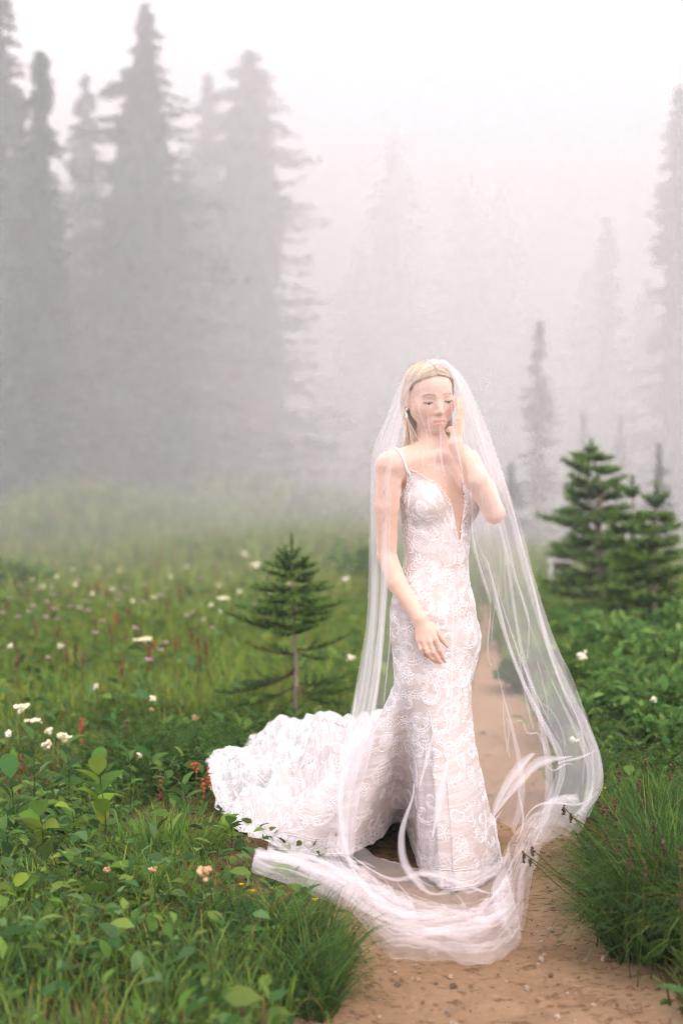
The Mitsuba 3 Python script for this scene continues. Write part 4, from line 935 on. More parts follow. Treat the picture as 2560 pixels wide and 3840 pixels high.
# eyes looking down: a sliver of white and iris under each lid, and the dark lash line
for s in (-1, 1):
    n, m = 15, 4
    a = np.linspace(-1, 1, n); rows = []
    for j in range(m):
        t = j / (m - 1)
        zc = -.0072 + .0024 * a ** 2 - .0072 * t * (1 - a ** 2)
        xx = s * EX + .0172 * a
        yy = -.0815 - .0012 + .0085 * a ** 2 * 1.0 + .0012 * t + .35 * (s * a) * .0105 * 0
        yy = yy + .30 * np.clip(s * a, -1, 1) * .0105
        rows.append(np.stack([xx, yy, zc], -1))
    g_ = np.stack(rows); Vh = from_head(g_.reshape(-1, 3))
    xa = np.tile(a - .12, m)
    col = np.where((np.abs(xa) < .36)[:, None], np.array([.10, .16, .20]), np.array([.62, .56, .54]))
    col = np.where((np.abs(xa) < .16)[:, None], np.array([.03, .04, .05]), col)
    put('eye', (Vh, grid_faces(m, n)), 'plain', person, color=col)
    lash = np.stack([s * EX + .0182 * a + s * .001, -.0840 + .0085 * a ** 2 + .30 * s * a * .0105, -.0062 + .0022 * a ** 2 - .0014 * (s * a > .6) * (s * a - .6)], -1)
    Vt, Ft = tube(from_head(lash), (.0005 + .0013 * (1 - a ** 2) ** .5), 6)
    hairs = [(Vt, Ft)]
    for i, b in enumerate(np.linspace(-.85, .98, 13)):
        p0 = np.array([s * EX + .0182 * b + s * .001, -.0845 + .0085 * b ** 2 + .30 * s * b * .0105, -.0062 + .0022 * b ** 2])
        p1 = p0 + np.array([.0045 * b, -.0042, -.0030]); hairs.append(tube(from_head(np.stack([p0, (p0 + p1) / 2 + [0, 0, -.0008], p1])), [.0005, .0004, .0002], 3))
    mm = join(hairs)
    put('eyelashes', mm, 'plain', person, color=np.tile([.03, .02, .018], (len(mm[0]), 1)))

# hair: strands combed from a centre parting, tucked behind the ears, falling to the shoulders
q_ = np.random.default_rng(5)
strands, cols = [], []
blond = np.array([[.58, .45, .29], [.66, .54, .38], [.47, .36, .23], [.72, .61, .46], [.38, .29, .19]])
for s in (-1, 1):
    for i in range(520):
        f = q_.random()                                              # 0 front hairline .. 1 back of head
        yp = -.078 + .165 * f
        zp = .1125 - .55 * max(-(yp + .045), 0) - 2.6 * max(yp - .02, 0) ** 2 * 2
        lay = q_.random()
        p0 = np.array([s * (.001 + .002 * q_.random()), yp, zp + .002])
        k = min(f * 2.4, 1)
        xm = max(.074 * math.sqrt(max(1 - ((yp - .012) / .098) ** 2, 0)), .03)
        p1 = np.array([s * .62 * xm, yp * .96 + .004, zp - .013 - .006 * (1 - k)])
        p2 = np.array([s * (.064 * (1 - k) + k * xm * .98), -.040 * (1 - k) + k * yp * .85 + .012, .052 - .006 * f])
        p3 = np.array([s * (.078 + .003 * lay), .018 + .035 * k * f, .012 + .006 * q_.normal()])
        p4 = np.array([s * (.079 + .004 * lay), .024 + .028 * f * k, -.035])
        p5 = np.array([s * (.062 + .024 * lay), -.004 + .030 * f + .008 * q_.normal(), -.105])
        end = -.178 + .026 * q_.normal() - .012 * f
        p6 = np.array([s * (.060 + .040 * lay ** 2 + .006 * q_.normal()), -.022 + .040 * f + .014 * q_.normal(), end])
        if f > .40 and q_.random() < .75:
            u = q_.random()
            p3 = np.array([s * u * .072, .104 - .030 * u ** 2, .010]); p4 = np.array([s * u * .068, .092 - .030 * u ** 2, -.045])
            p5 = np.array([s * (u * .066), .066 - .02 * u + .006 * q_.normal(), -.110]); p6 = np.array([s * (u * .074), .055 - .03 * u + .010 * q_.normal(), end])
        pts = spline(np.stack([p0, p1, p2, p3, p4, p5, p6]), 20, np.array([0, .16, .33, .5, .62, .82, 1.0]))
        wv = np.linspace(0, 1, 20); pts = pts + (np.sin(wv * 15 + 5 * lay + s)[:, None] * np.array([.0045, .004, 0]) + np.sin(wv * 9 + i)[:, None] * np.array([.0015, .0015, 0])) * np.clip(wv * 2 - .7, 0, 1)[:, None]
        hq = from_head(pts)
        # keep the strand outside the head
        for _ in range(3):
            e = 1e-3
            d = head_sdf(hq); gr = np.stack([head_sdf(hq + np.eye(3)[c] * e) - d for c in range(3)], -1) / e
            gr /= np.linalg.norm(gr, axis=1, keepdims=True) + 1e-9
            want = .0035 + .005 * lay
            hq = hq + gr * np.maximum(want - d, 0)[:, None]
        Vt, Ft = tube(hq, np.concatenate([np.linspace(.0016, .0021, 14), np.linspace(.0021, .0006, 6)]), 4, cap=False)
        c = blond[q_.integers(0, len(blond))] * (.8 + .35 * q_.random()) * (.62 + .75 * float(meshkit.noise(np.array([f * 26 + lay * 2, s * 3.0, 0]), 4)))
        tt = np.repeat(np.linspace(0, 1, 20), 4)[:, None]
        strands.append((Vt, Ft, c * (.80 + .42 * np.clip(tt * 1.5, 0, 1))))
V, Fc, C = join(strands)
scene['hair_gloss'] = {'type': 'twosided', 'bsdf': {'type': 'principled', 'base_color': VC, 'roughness': .42, 'specular': .45}}
put('hair', (V, Fc), 'hair_gloss', person, color=np.clip(C, 0, .9), smooth=True)

# earring: sparkling stud and a hanging pearl; ring
scene['pearl'] = {'type': 'principled', 'base_color': {'type': 'rgb', 'value': [.82, .74, .70]}, 'roughness': .22, 'specular': .6, 'clearcoat': .5}
scene['silver'] = {'type': 'roughconductor', 'material': 'Ag', 'alpha': .15}
scene['gold'] = {'type': 'roughconductor', 'material': 'Au', 'alpha': .12}
ear = from_head((-.0800, .004, -.036)) + np.array([-.002, -.012, 0])
key = fresh(person + '__earring')
st = trimesh.creation.icosphere(2, .0042); st.apply_translation(ear); put('stud', st, 'silver', key, smooth=True)
put('hook', tube([ear, ear + [0, 0, -.008], ear + [0, 0, -.013]], .0008, 5), 'silver', key)
pl = trimesh.creation.revolve(np.array([[0, .0088], [.0018, .0070], [.0040, .0020], [.0052, -.0030], [.0042, -.0070], [.0020, -.0088], [0, -.0092]]), sections=18); pl.fix_normals()
pl.apply_translation(ear + [0, 0, -.021]); put('pearl', pl, 'pearl', key, smooth=True)
a_, b_ = B(1586, 2405, -.174), B(1602, 2446, -.180)
cc_ = a_ + (b_ - a_) * .72; ax_ = (b_ - a_) / np.linalg.norm(b_ - a_)
tr = trimesh.creation.torus(.0086, .0011, major_sections=32, minor_sections=8)
tr.apply_transform(trimesh.geometry.align_vectors([0, 0, 1], ax_)); tr.apply_translation(cc_)
put('ring', tr, 'gold', person, smooth=True)
# ---------------------------------------------------------------- the gown: a close bodice and skirt, a flared hem and a train
LZ = lambda py: CAM_Z - (py - 1920) * BRIDE_Y / F_PX               # height of a photograph row at the bride
LX = lambda px: (px - 1280) * BRIDE_Y / F_PX
NT = 300
def centre(z):
    zs = [LZ(v) for v in (2700, 2450, 2330, 2050, 1900, 1740)]
    return np.stack([np.interp(z, zs, [LX(v) for v in (1622, 1622, 1622, 1638, 1644, 1640)]), np.interp(z, zs, [BRIDE_Y + d for d in (.01, .02, .02, .01, .0, .01)])], -1)
def ray_r(th, z):
    """Distance from the body's axis to the trunk's surface in direction th (0 = towards the camera, + = picture right) at height z."""
    c = centre(z); d = np.stack([np.sin(th), -np.cos(th), 0 * th], -1)
    o = np.concatenate([c, np.asarray(z)[..., None]], -1)
    a, b = np.full(th.shape, .01), np.full(th.shape, .30)
    for _ in range(13):
        t = (a + b) / 2; q__ = o + d * t[..., None]; ins = smin(torso_sdf(q__), cone(q__, SHR + RGT * .03, SHL - RGT * .03, .045, .045), .05) < 0
        a, b = np.where(ins, t, a), np.where(ins, b, t)
    return (a + b) / 2
def front_theta(px, py):
    """Direction in which the trunk's surface is met by the sight line of a pixel."""
    o = np.array([0, 0, CAM_Z]); d = W(px, py, 1.0) - o; d /= np.linalg.norm(d)
    ts = np.linspace(4.35, 5.1, 400); P = o + d * ts[:, None]
    f = smin(torso_sdf(P), cone(P, SHR + RGT * .03, SHL - RGT * .03, .045, .045), .05)
    i = int(np.argmax(f < 0)) if (f < 0).any() else int(np.argmin(f))
    p = P[i]; c = centre(np.array(p[2]))
    return math.atan2(p[0] - c[0], -(p[1] - c[1])), p[2]
neck = [(1500, 1880), (1508, 1866), (1520, 1845), (1530, 1810), (1541, 1762), (1562, 1768), (1600, 1792), (1637, 1815), (1662, 1845), (1679, 1870), (1694, 1925), (1703, 1985), (1717, 2034), (1725, 1985), (1731, 1925), (1735, 1850), (1739, 1798), (1748, 1812), (1762, 1850), (1775, 1890)]
nt = np.array([front_theta(*p) for p in neck])
nt = np.vstack([nt[:16], np.radians([[66, 0], [76, 0], [88, 0]]) + np.array([[0, 1.358], [0, 1.318], [0, 1.28]])])
_t, _z = nt[:, 0].copy(), nt[:, 1].copy()
for i in range(1, len(_t)): _t[i] = max(_t[i], _t[i - 1] + .012)
zb = LZ(1960)
0 and print('neckline', np.degrees(_t).round(), _z.round(3))
_t = np.concatenate([[-math.pi, (_t[0] - math.pi) / 2], _t, [(_t[-1] + math.pi) / 2, math.pi]]); _z = np.concatenate([[zb, zb + .01], _z, [zb + .01, zb]])
ztop = PchipInterpolator(_t, _z)
TH = np.linspace(-math.pi, math.pi, NT, endpoint=False)
TH = TH + .0
zk = LZ(2560)
NV = 150
vb = np.linspace(0, 1, NV)
TT, VV = np.meshgrid(TH, vb, indexing='ij')
zv_ = LZ(2062)
ZZ = np.where(VV < .4, ztop(TT) * (1 - VV / .4) + zv_ * VV / .4, zv_ * (1 - (VV - .4) / .6) + zk * (VV - .4) / .6)
R0 = ray_r(TT, ZZ) + .0035
# below the hip the skirt bridges the legs: an ellipse takes over
def skirt_r(th, z):
    a = np.interp(z, [zk - .1, zk, LZ(2450), LZ(2330)], [.128, .132, .142, .150]); b = np.interp(z, [zk - .1, zk, LZ(2450), LZ(2330)], [.118, .118, .118, .118])
    x, y = np.sin(th - YAW), np.cos(th - YAW)
    return 1 / np.sqrt((x / a) ** 2 + (y / b) ** 2)
k = ss(LZ(2380), LZ(2500), -ZZ * -1) if False else 1 - ss(LZ(2520), LZ(2370), ZZ)
R0 = R0 * (1 - k) + np.maximum(skirt_r(TT, ZZ), R0 * .98) * k
C0 = centre(ZZ)
UP = np.stack([C0[..., 0] + R0 * np.sin(TT), C0[..., 1] - R0 * np.cos(TT), ZZ], -1)      # (NT, NV, 3)

# hem on the ground, by direction: (degrees, pixel x, pixel y, height)
hem = [(-40, 1580, 3282, .012), (-26, 1612, 3308, .010), (-12, 1650, 3328, .010), (0, 1700, 3342, .010), (14, 1765, 3334, .010), (28, 1815, 3315, .010), (45, 1856, 3278, .010), (65, 1879, 3230, .012), (90, 1850, 3130, .015), (120, 1730, 2990, .03), (145, 1560, 2860, .10),
       (163, 1440, 2795, .20), (180, 1330, 2782, .24), (191, 1205, 2768, .26), (202, 1065, 2768, .26), (213, 935, 2778, .26), (223, 850, 2835, .24), (234, 775, 2915, .20), (245, 800, 2985, .17), (255, 835, 3075, .13), (265, 900, 3150, .10), (275, 1010, 3188, .09),
       (285, 1160, 3215, .08), (294, 1290, 3208, .08), (302, 1410, 3165, .08), (309, 1500, 3125, .07), (315, 1545, 3200, .03), (320, 1580, 3282, .012)]
hd = np.array([h[0] for h in hem], float)
hp = np.array([W(h[1], h[2], F_PX * (CAM_Z - h[3]) / (h[2] - 1920)) for h in hem])
hs = [PchipInterpolator(hd, hp[:, c]) for c in range(3)]
deg = np.degrees(TH); deg = np.where(deg < -40, deg + 360, deg)
HM = np.stack([f(deg) for f in hs], -1)                                # (NT, 3)
KN = UP[:, -1]
NL = 230
v = np.linspace(0, 1, NL)[1:]
dxy = HM - KN; dxy[:, 2] = 0; far = np.linalg.norm(dxy, axis=1)
wt = ss(.25, .9, far)[:, None]                                         # 0 straight skirt, 1 train
tan = KN - UP[:, -6]; tan /= np.linalg.norm(tan, axis=1, keepdims=True)
P1 = KN + tan * (.22 + .0 * wt) + dxy * (.10 + .10 * (1 - wt))
P2 = (KN + dxy * .72) * (1 - wt) + (KN + dxy * .34) * wt
P2[:, 2] = (KN[:, 2] * .30 + HM[:, 2] * .7) * (1 - wt[:, 0]) + (HM[:, 2] + .05) * wt[:, 0]
vv = v[None, :, None]
LOW = (1 - vv) ** 3 * KN[:, None] + 3 * (1 - vv) ** 2 * vv * P1[:, None] + 3 * (1 - vv) * vv ** 2 * P2[:, None] + vv ** 3 * HM[:, None]
# soft vertical folds in the flare, heaped ridges in the train, a scalloped edge
TL = TH[:, None]; vq = v[None]
fold = (np.sin(TL * 15 + 1.2 * np.sin(TL * 4) + 2.5 * vq) * .55 + .45 * np.sin(TL * 26 + 3 * vq)) * .013 * ss(.05, .6, vq)
nrm = dxy / (far[:, None] + 1e-9)
LOW = LOW + nrm[:, None] * (fold * (1 - wt))[..., None]
pn = LOW.copy()
rid = 1 - np.abs(2 * meshkit.fbm(np.stack([pn[..., 0] * 3.8 + 1.6 * pn[..., 1], pn[..., 1] * 5.0 - 1.8 * pn[..., 0], 0 * pn[..., 0]], -1), 2, 41) - 1)
big = meshkit.fbm(pn * np.array([5.5, 5.5, 0]), 2, 17) - .5
tr_w = wt * ss(.30, .62, vq)
LOW[..., 2] += tr_w * (.19 * (rid - .60) + .11 * big)
LOW[..., 2] = np.where(tr_w > .4, np.maximum(LOW[..., 2], H(LOW[..., 0], LOW[..., 1]) + .02), LOW[..., 2])
rad_ = np.sin(TL * 19 + 3.0 * meshkit.noise(np.stack([TL * 3 + 0 * vq, vq * 3 + 0 * TL, 0 * TL * vq], -1), 6) * 2 + 1.5 * vq)
LOW[..., 2] += .034 * (rad_ + .35) * wt * ss(.30, .6, vq) * (1 - .4 * ss(.85, 1, vq))
ruf = np.sin(TL * 64 + 4 * np.sin(TL * 9)) * ss(.86, 1, vq) * wt
LOW[..., 2] += .010 * ruf
scal = (np.abs(np.sin(TL * (30 + 34 * wt[0, 0]))) - .5) * .022 * ss(.93, 1, vq)
LOW = LOW + nrm[:, None] * scal[..., None]
GOWN = np.concatenate([UP, LOW], 1)                                    # (NT, NV+NL-1, 3)
NG = GOWN.shape[1]
arc = np.concatenate([np.zeros((NT, 1)), np.cumsum(np.linalg.norm(np.diff(GOWN, axis=1), axis=-1), 1)], 1)
girth = np.concatenate([np.zeros((1, NG)), np.cumsum(np.linalg.norm(np.diff(GOWN, axis=0), axis=-1), 0)], 0)
uv_g = np.stack([girth, ZZ[:, :1] + 0 * arc - arc], -1)
FG = grid_faces(NT, NG)
FG = np.vstack([FG, np.concatenate([np.stack([(NT - 1) * NG + np.arange(NG - 1), np.arange(NG - 1), np.arange(1, NG)], 1), np.stack([(NT - 1) * NG + np.arange(NG - 1), np.arange(1, NG), (NT - 1) * NG + np.arange(1, NG)], 1)])])
def _gown(p, n, uv):
    x, y = uv.x * 100, uv.y * 100                                       # centimetres
    wv = mi.Float(1) - .10 * noise(x * 9, y * 9)
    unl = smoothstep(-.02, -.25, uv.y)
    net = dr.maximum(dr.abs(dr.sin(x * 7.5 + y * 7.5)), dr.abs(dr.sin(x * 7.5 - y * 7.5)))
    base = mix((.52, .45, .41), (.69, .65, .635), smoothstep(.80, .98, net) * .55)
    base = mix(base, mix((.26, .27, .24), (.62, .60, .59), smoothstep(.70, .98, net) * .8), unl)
    hexy = voronoi(x * 1.25, y * 1.25)
    line = 1 - smoothstep(.05, .13, hexy[1] - hexy[0])
    patch = smoothstep(.46, .54, fbm(x * .17, y * .17, 3, 2))
    c = mix(base, mi.Color3f(.73, .705, .71), line * patch * .85)
    lat = 1 - smoothstep(.10, .22, dr.minimum(dr.abs(dr.sin((x + y) * 2.2)), dr.abs(dr.sin((x - y) * 2.2))))
    patch2 = smoothstep(.55, .60, fbm(x * .13 + 40, y * .13, 9, 2))
    c = mix(c, mi.Color3f(.73, .705, .71), lat * patch2 * .85)
    w = smoothstep(.54, .60, fbm(x * .55, y * .55, 5, 2))
    return mix(c, mi.Color3f(.73, .705, .71), w * .6) * wv
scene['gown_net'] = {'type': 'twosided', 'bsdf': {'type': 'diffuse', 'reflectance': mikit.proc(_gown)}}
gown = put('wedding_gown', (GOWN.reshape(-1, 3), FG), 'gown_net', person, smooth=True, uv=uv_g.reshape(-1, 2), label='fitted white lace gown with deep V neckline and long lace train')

# ---- lace: raised cords laid on the gown
GN = np.cross(np.gradient(GOWN, axis=0), np.gradient(GOWN, axis=1)); GN /= np.linalg.norm(GN, axis=-1, keepdims=True) + 1e-12
GN *= -1 if (GN[NT // 2, 20] @ np.array([0, -1, 0])) < 0 else 1
def at_gown(ti, gj, A):
    t = np.mod(ti, NT); i0 = np.floor(t).astype(int) % NT; f = (t - np.floor(t))[..., None]
    j = np.clip(gj, 0, NG - 1.001); j0 = np.floor(j).astype(int); g = (j - j0)[..., None]
    i1 = (i0 + 1) % NT
    return (A[i0, j0] * (1 - f) + A[i1, j0] * f) * (1 - g) + (A[i0, j0 + 1] * (1 - f) + A[i1, j0 + 1] * f) * g
DU, DV = np.linalg.norm(np.gradient(GOWN, axis=0), axis=-1), np.linalg.norm(np.gradient(GOWN, axis=1), axis=-1)
lace_V, lace_F, lace_n = [[], [], [], []], [[], [], [], []], [0, 0, 0, 0]
def cord(ti, gj, pts, w=.0016, which=0, lift=.0012):
    """A flat raised cord along pts (n,2 metres: along the girth, up) about the gown's grid place (ti, gj)."""
    pts = np.asarray(pts)
    i0, j0 = int(ti) % NT, int(np.clip(gj, 0, NG - 1))
    du, dv = max(DU[i0, j0], 1e-4), max(DV[i0, j0], 1e-4)
    a, b = ti + pts[:, 0] / du, gj - pts[:, 1] / dv
    if (b < .5).any() or (b > NG - 1.5).any():
        b = np.clip(b, .5, NG - 1.6)
    p, n = at_gown(a, b, GOWN), at_gown(a, b, GN)
    t = np.gradient(p, axis=0); t /= np.linalg.norm(t, axis=1, keepdims=True) + 1e-9
    s = np.cross(n, t); s /= np.linalg.norm(s, axis=1, keepdims=True) + 1e-9
    w = np.broadcast_to(w, (len(p),))[:, None]
    v = np.concatenate([p + s * w + n * .0003, p + n * (lift + .5 * w), p - s * w + n * .0003])
    m = len(p); k = np.arange(m - 1)
    f = np.concatenate([np.stack([k, k + 1, k + m + 1], 1), np.stack([k, k + m + 1, k + m], 1), np.stack([k + m, k + m + 1, k + 2 * m + 1], 1), np.stack([k + m, k + 2 * m + 1, k + 2 * m], 1)])
    lace_V[which].append(v); lace_F[which].append(f + lace_n[which]); lace_n[which] += len(v)
def rot2(p, a): return p @ np.array([[math.cos(a), math.sin(a)], [-math.sin(a), math.cos(a)]])
def m_scroll(ti, gj, R, ang, sgn, q, which):
    n = 34; t = np.linspace(0, 1, n)
    th = t * 1.55 * 2 * math.pi * .62; r = R * (1 - .80 * t ** .8)
    c = np.stack([r * np.cos(th) * sgn, r * np.sin(th)], -1) - np.array([0, 0])
    c = rot2(c, ang)
    c2 = rot2(np.stack([(r + R * .26 * (1 - t)) * np.cos(th) * sgn, (r + R * .26 * (1 - t)) * np.sin(th)], -1), ang)
    cord(ti, gj, c, .0021, which); cord(ti, gj, c2, .0017, which)
    for i in range(1, 22, 2):                                           # lattice in the band
        cord(ti, gj, np.stack([c[i], c2[i + 1]]), .0006, which); cord(ti, gj, np.stack([c2[i], c[i + 1]]), .0006, which)
    for i in range(2, 26, 4):                                           # curled leaflets inside
        d = -c[i] / (np.linalg.norm(c[i]) + 1e-9); s_ = np.array([-d[1], d[0]])
        u = np.linspace(0, 1, 7)[:, None]
        lf = c[i] + d * u * R * .30 + s_ * np.sin(u * math.pi) * R * .10
        cord(ti, gj, lf, .0022 * np.sin(np.linspace(.35, 2.9, 7)), which)
def m_flower(ti, gj, R, ang, q, which, petals=6):
    for k in range(petals):
        a = ang + k * 2 * math.pi / petals
        u = np.linspace(-1, 1, 9)
        pt = np.stack([R * (.25 + .75 * np.cos(u * 1.5)), R * .50 * np.sin(u * 1.5) * np.cos(u * .9)], -1)
        cord(ti, gj, rot2(pt, a), .0014, which)
        cord(ti, gj, rot2(np.array([[R * .15, 0], [R * .5, 0], [R * .78, 0]]), a), .0024, which)
    u = np.linspace(0, 2 * math.pi, 9)
    cord(ti, gj, np.stack([np.cos(u), np.sin(u)], -1) * R * .16, .0019, which)
def m_sprig(ti, gj, R, ang, q, which):
    u = np.linspace(-1, 1, 12)
    st = rot2(np.stack([u * R, .25 * R * u ** 2], -1), ang); cord(ti, gj, st, .0012, which)
    for i in range(1, 12, 2):
        for s in (-1, 1):
            w = np.linspace(0, 1, 7)
            a = s * .9
            lf = np.stack([w * R * .42, s * np.sin(w * math.pi) * R * .12], -1)
            cord(ti, gj, st[i] + rot2(lf, ang + a), .0021 * np.sin(np.linspace(.4, 2.8, 7)), which)
def m_net(ti, gj, R, ang, q, which):
    for k in range(-3, 4):
        e = R * math.sqrt(max(1 - (k / 3.6) ** 2, 0)); o = k / 3.2 * R
        for a in (ang + .78, ang - .78):
            cord(ti, gj, rot2(np.stack([np.linspace(-e, e, 6), np.full(6, o)], -1), a), .0008, which)
    u = np.linspace(0, 2 * math.pi, 18)
    cord(ti, gj, np.stack([np.cos(u) * (1 + .08 * np.sin(6 * u)), np.sin(u) * (1 + .08 * np.sin(6 * u))], -1) * R * 1.05, .0015, which)
q_ = np.random.default_rng(77)
# candidates over the surface by area, kept apart from each other
cell = DU * DV; cell[:, :2] = 0; cell[:, -5:] = 0
pr = (cell / cell.sum()).ravel(); order = q_.choice(NT * NG, 9000, p=pr)
kept, kp = [], []
cx_axis = front_theta(1712, 2100)[0]
for o in order:
    i, j = divmod(int(o), NG)
    p = GOWN[i, j]
    back = p[1] > BRIDE_Y + .06 and p[2] > .55
    if back: continue
    sp = .047 if p[2] > .45 else .066
    if kp and np.min(np.linalg.norm(np.array(kp) - p, axis=1)) < sp: continue
    kp.append(p); kept.append((i, j))
for i, j in kept:
    p = GOWN[i, j]; wh = 0 if j < NV * .50 else (1 if j < NV + 80 and p[0] > .12 else 2)
    ti, gj = i + q_.random(), j + q_.random()
    side = 1 if math.sin(TH[i] - cx_axis) > 0 else -1
    R = .037 * (.75 + .6 * q_.random()) * (1.15 if wh == 2 else 1)
    c = q_.random()
    if c < .40: m_scroll(ti, gj, R, q_.random() * 6.28, side, q_, wh)
    elif c < .66: m_flower(ti, gj, R * .72, q_.random() * 6.28, q_, wh, int(q_.integers(5, 8)))
    elif c < .88: m_sprig(ti, gj, R, q_.random() * 6.28, q_, wh)
    else: m_net(ti, gj, R * .8, q_.random() * 3.14, q_, wh)
# hem border: two cords and a row of rosettes
for off, w in ((3, .0024), (9, .0014), (24, .0016), (27, .0012)):
    a = np.linspace(0, NT, NT * 2 + 1)
    p, n = at_gown(a, np.full(len(a), NG - 1.6 - off), GOWN), at_gown(a, np.full(len(a), NG - 1.6 - off), GN)
    Vt, Ft = tube(p + n * .001, w, 4, cap=False)
    lace_V[3].append(Vt); lace_F[3].append(Ft + lace_n[3]); lace_n[3] += len(Vt)
gi = np.linalg.norm(np.diff(GOWN[:, NG - 8], axis=0, append=GOWN[:1, NG - 8]), axis=1); cum = np.concatenate([[0], np.cumsum(gi)])
for s_ in np.arange(0, cum[-1], .034):
    ti = np.interp(s_, cum, np.arange(NT + 1))
    m_flower(ti, NG - 9, .014, q_.random() * 6.28, q_, 3, 6)
    m_flower(ti + .5, NG - 19, .012, q_.random() * 6.28, q_, 3, 5)
def _lace(p, n, uv): return mix((.71, .69, .70), (.79, .77, .78), noise(p.x * 300, p.y * 300, p.z * 300))
scene['lace_thread'] = {'type': 'twosided', 'bsdf': {'type': 'diffuse', 'reflectance': mikit.proc(_lace)}}
print("lace", len(kept), [len(a) for a in lace_V], R0.min(), R0.max(), GOWN.min((0,1)), GOWN.max((0,1)))
for wh, nm in enumerate(('bodice_lace', 'skirt_lace', 'train_lace', 'hem_lace')):
    put(nm, (np.vstack(lace_V[wh]), np.vstack(lace_F[wh])), 'lace_thread', gown, smooth=True, kind='stuff')

# neckline beads, buttons below the V, straps
def bead_run(pts, rad, step):
    pts = np.asarray(pts); L = np.concatenate([[0], np.cumsum(np.linalg.norm(np.diff(pts, axis=0), axis=1))])
    s = np.arange(0, L[-1], step); c = np.stack([np.interp(s, L, pts[:, i]) for i in range(3)], -1)
    b = trimesh.creation.icosphere(1, 1.0); ms = []
    for i, p in enumerate(c):
        rr = rad * (.75 + .5 * q_.random()); ms.append((b.vertices * rr + p + q_.normal(0, .0012, 3), b.faces))
    return join(ms)
ia = np.where((TH > _t[2]) & (TH < _t[-3]))[0]
edge = at_gown(ia.astype(float), np.full(len(ia), .6), GOWN) + at_gown(ia.astype(float), np.full(len(ia), .6), GN) * .002
put('bead_trim', bead_run(edge, .0026, .0062), 'pearl', gown, smooth=True, kind='stuff')
iv = np.where((TH > front_theta(1679, 1870)[0]) & (TH < front_theta(1737, 1850)[0]))[0]
e2 = at_gown(iv.astype(float), np.full(len(iv), 4.0), GOWN) + at_gown(iv.astype(float), np.full(len(iv), 4.0), GN) * .002
put('bead_trim', bead_run(e2, .0030, .0085), 'pearl', gown, smooth=True, kind='stuff')
tb = front_theta(1714, 2050)[0]; ib = (tb + math.pi) / (2 * math.pi) * NT
bz = np.linspace(LZ(2040), LZ(2120), 7)
bj = [np.interp(-z, -ZZ[int(ib)], np.arange(NV)) for z in bz]
bp = at_gown(np.full(7, ib), np.array(bj), GOWN) + at_gown(np.full(7, ib), np.array(bj), GN) * .003
put('button', bead_run(bp, .0040, .0105), 'pearl', gown, smooth=True, kind='stuff')
def strap(pts):
    P = spline(np.array(pts), 26)
    for _ in range(8):
        d = body_sdf(P); e = 1e-3
        gr = np.stack([body_sdf(P + np.eye(3)[c] * e) - d for c in range(3)], -1) / e
        P = P + gr * (.0028 - d)[:, None] * .7
    t = np.gradient(P, axis=0); t /= np.linalg.norm(t, axis=1, keepdims=True); s = np.cross(gr, t); s /= np.linalg.norm(s, axis=1, keepdims=True)
    gr /= np.linalg.norm(gr, axis=1, keepdims=True)
    w = .0052
    V = np.concatenate([P + s * w, P + s * w * .5 + gr * .003, P - s * w * .5 + gr * .003, P - s * w]); n = len(P)
    Fq = np.concatenate([grid_faces(4, n)])
    return V, Fq
put('strap', strap([B(1546, 1790, -.12), B(1514, 1730, -.10), B(1480, 1694, -.055), B(1487, 1700, .0), B(1510, 1780, .05)]), 'lace_thread', gown, smooth=True)
put('strap', strap([B(1737, 1802, -.02), B(1745, 1745, .02), B(1745, 1702, .06), B(1725, 1705, .11), B(1700, 1780, .13)]), 'lace_thread', gown, smooth=True)
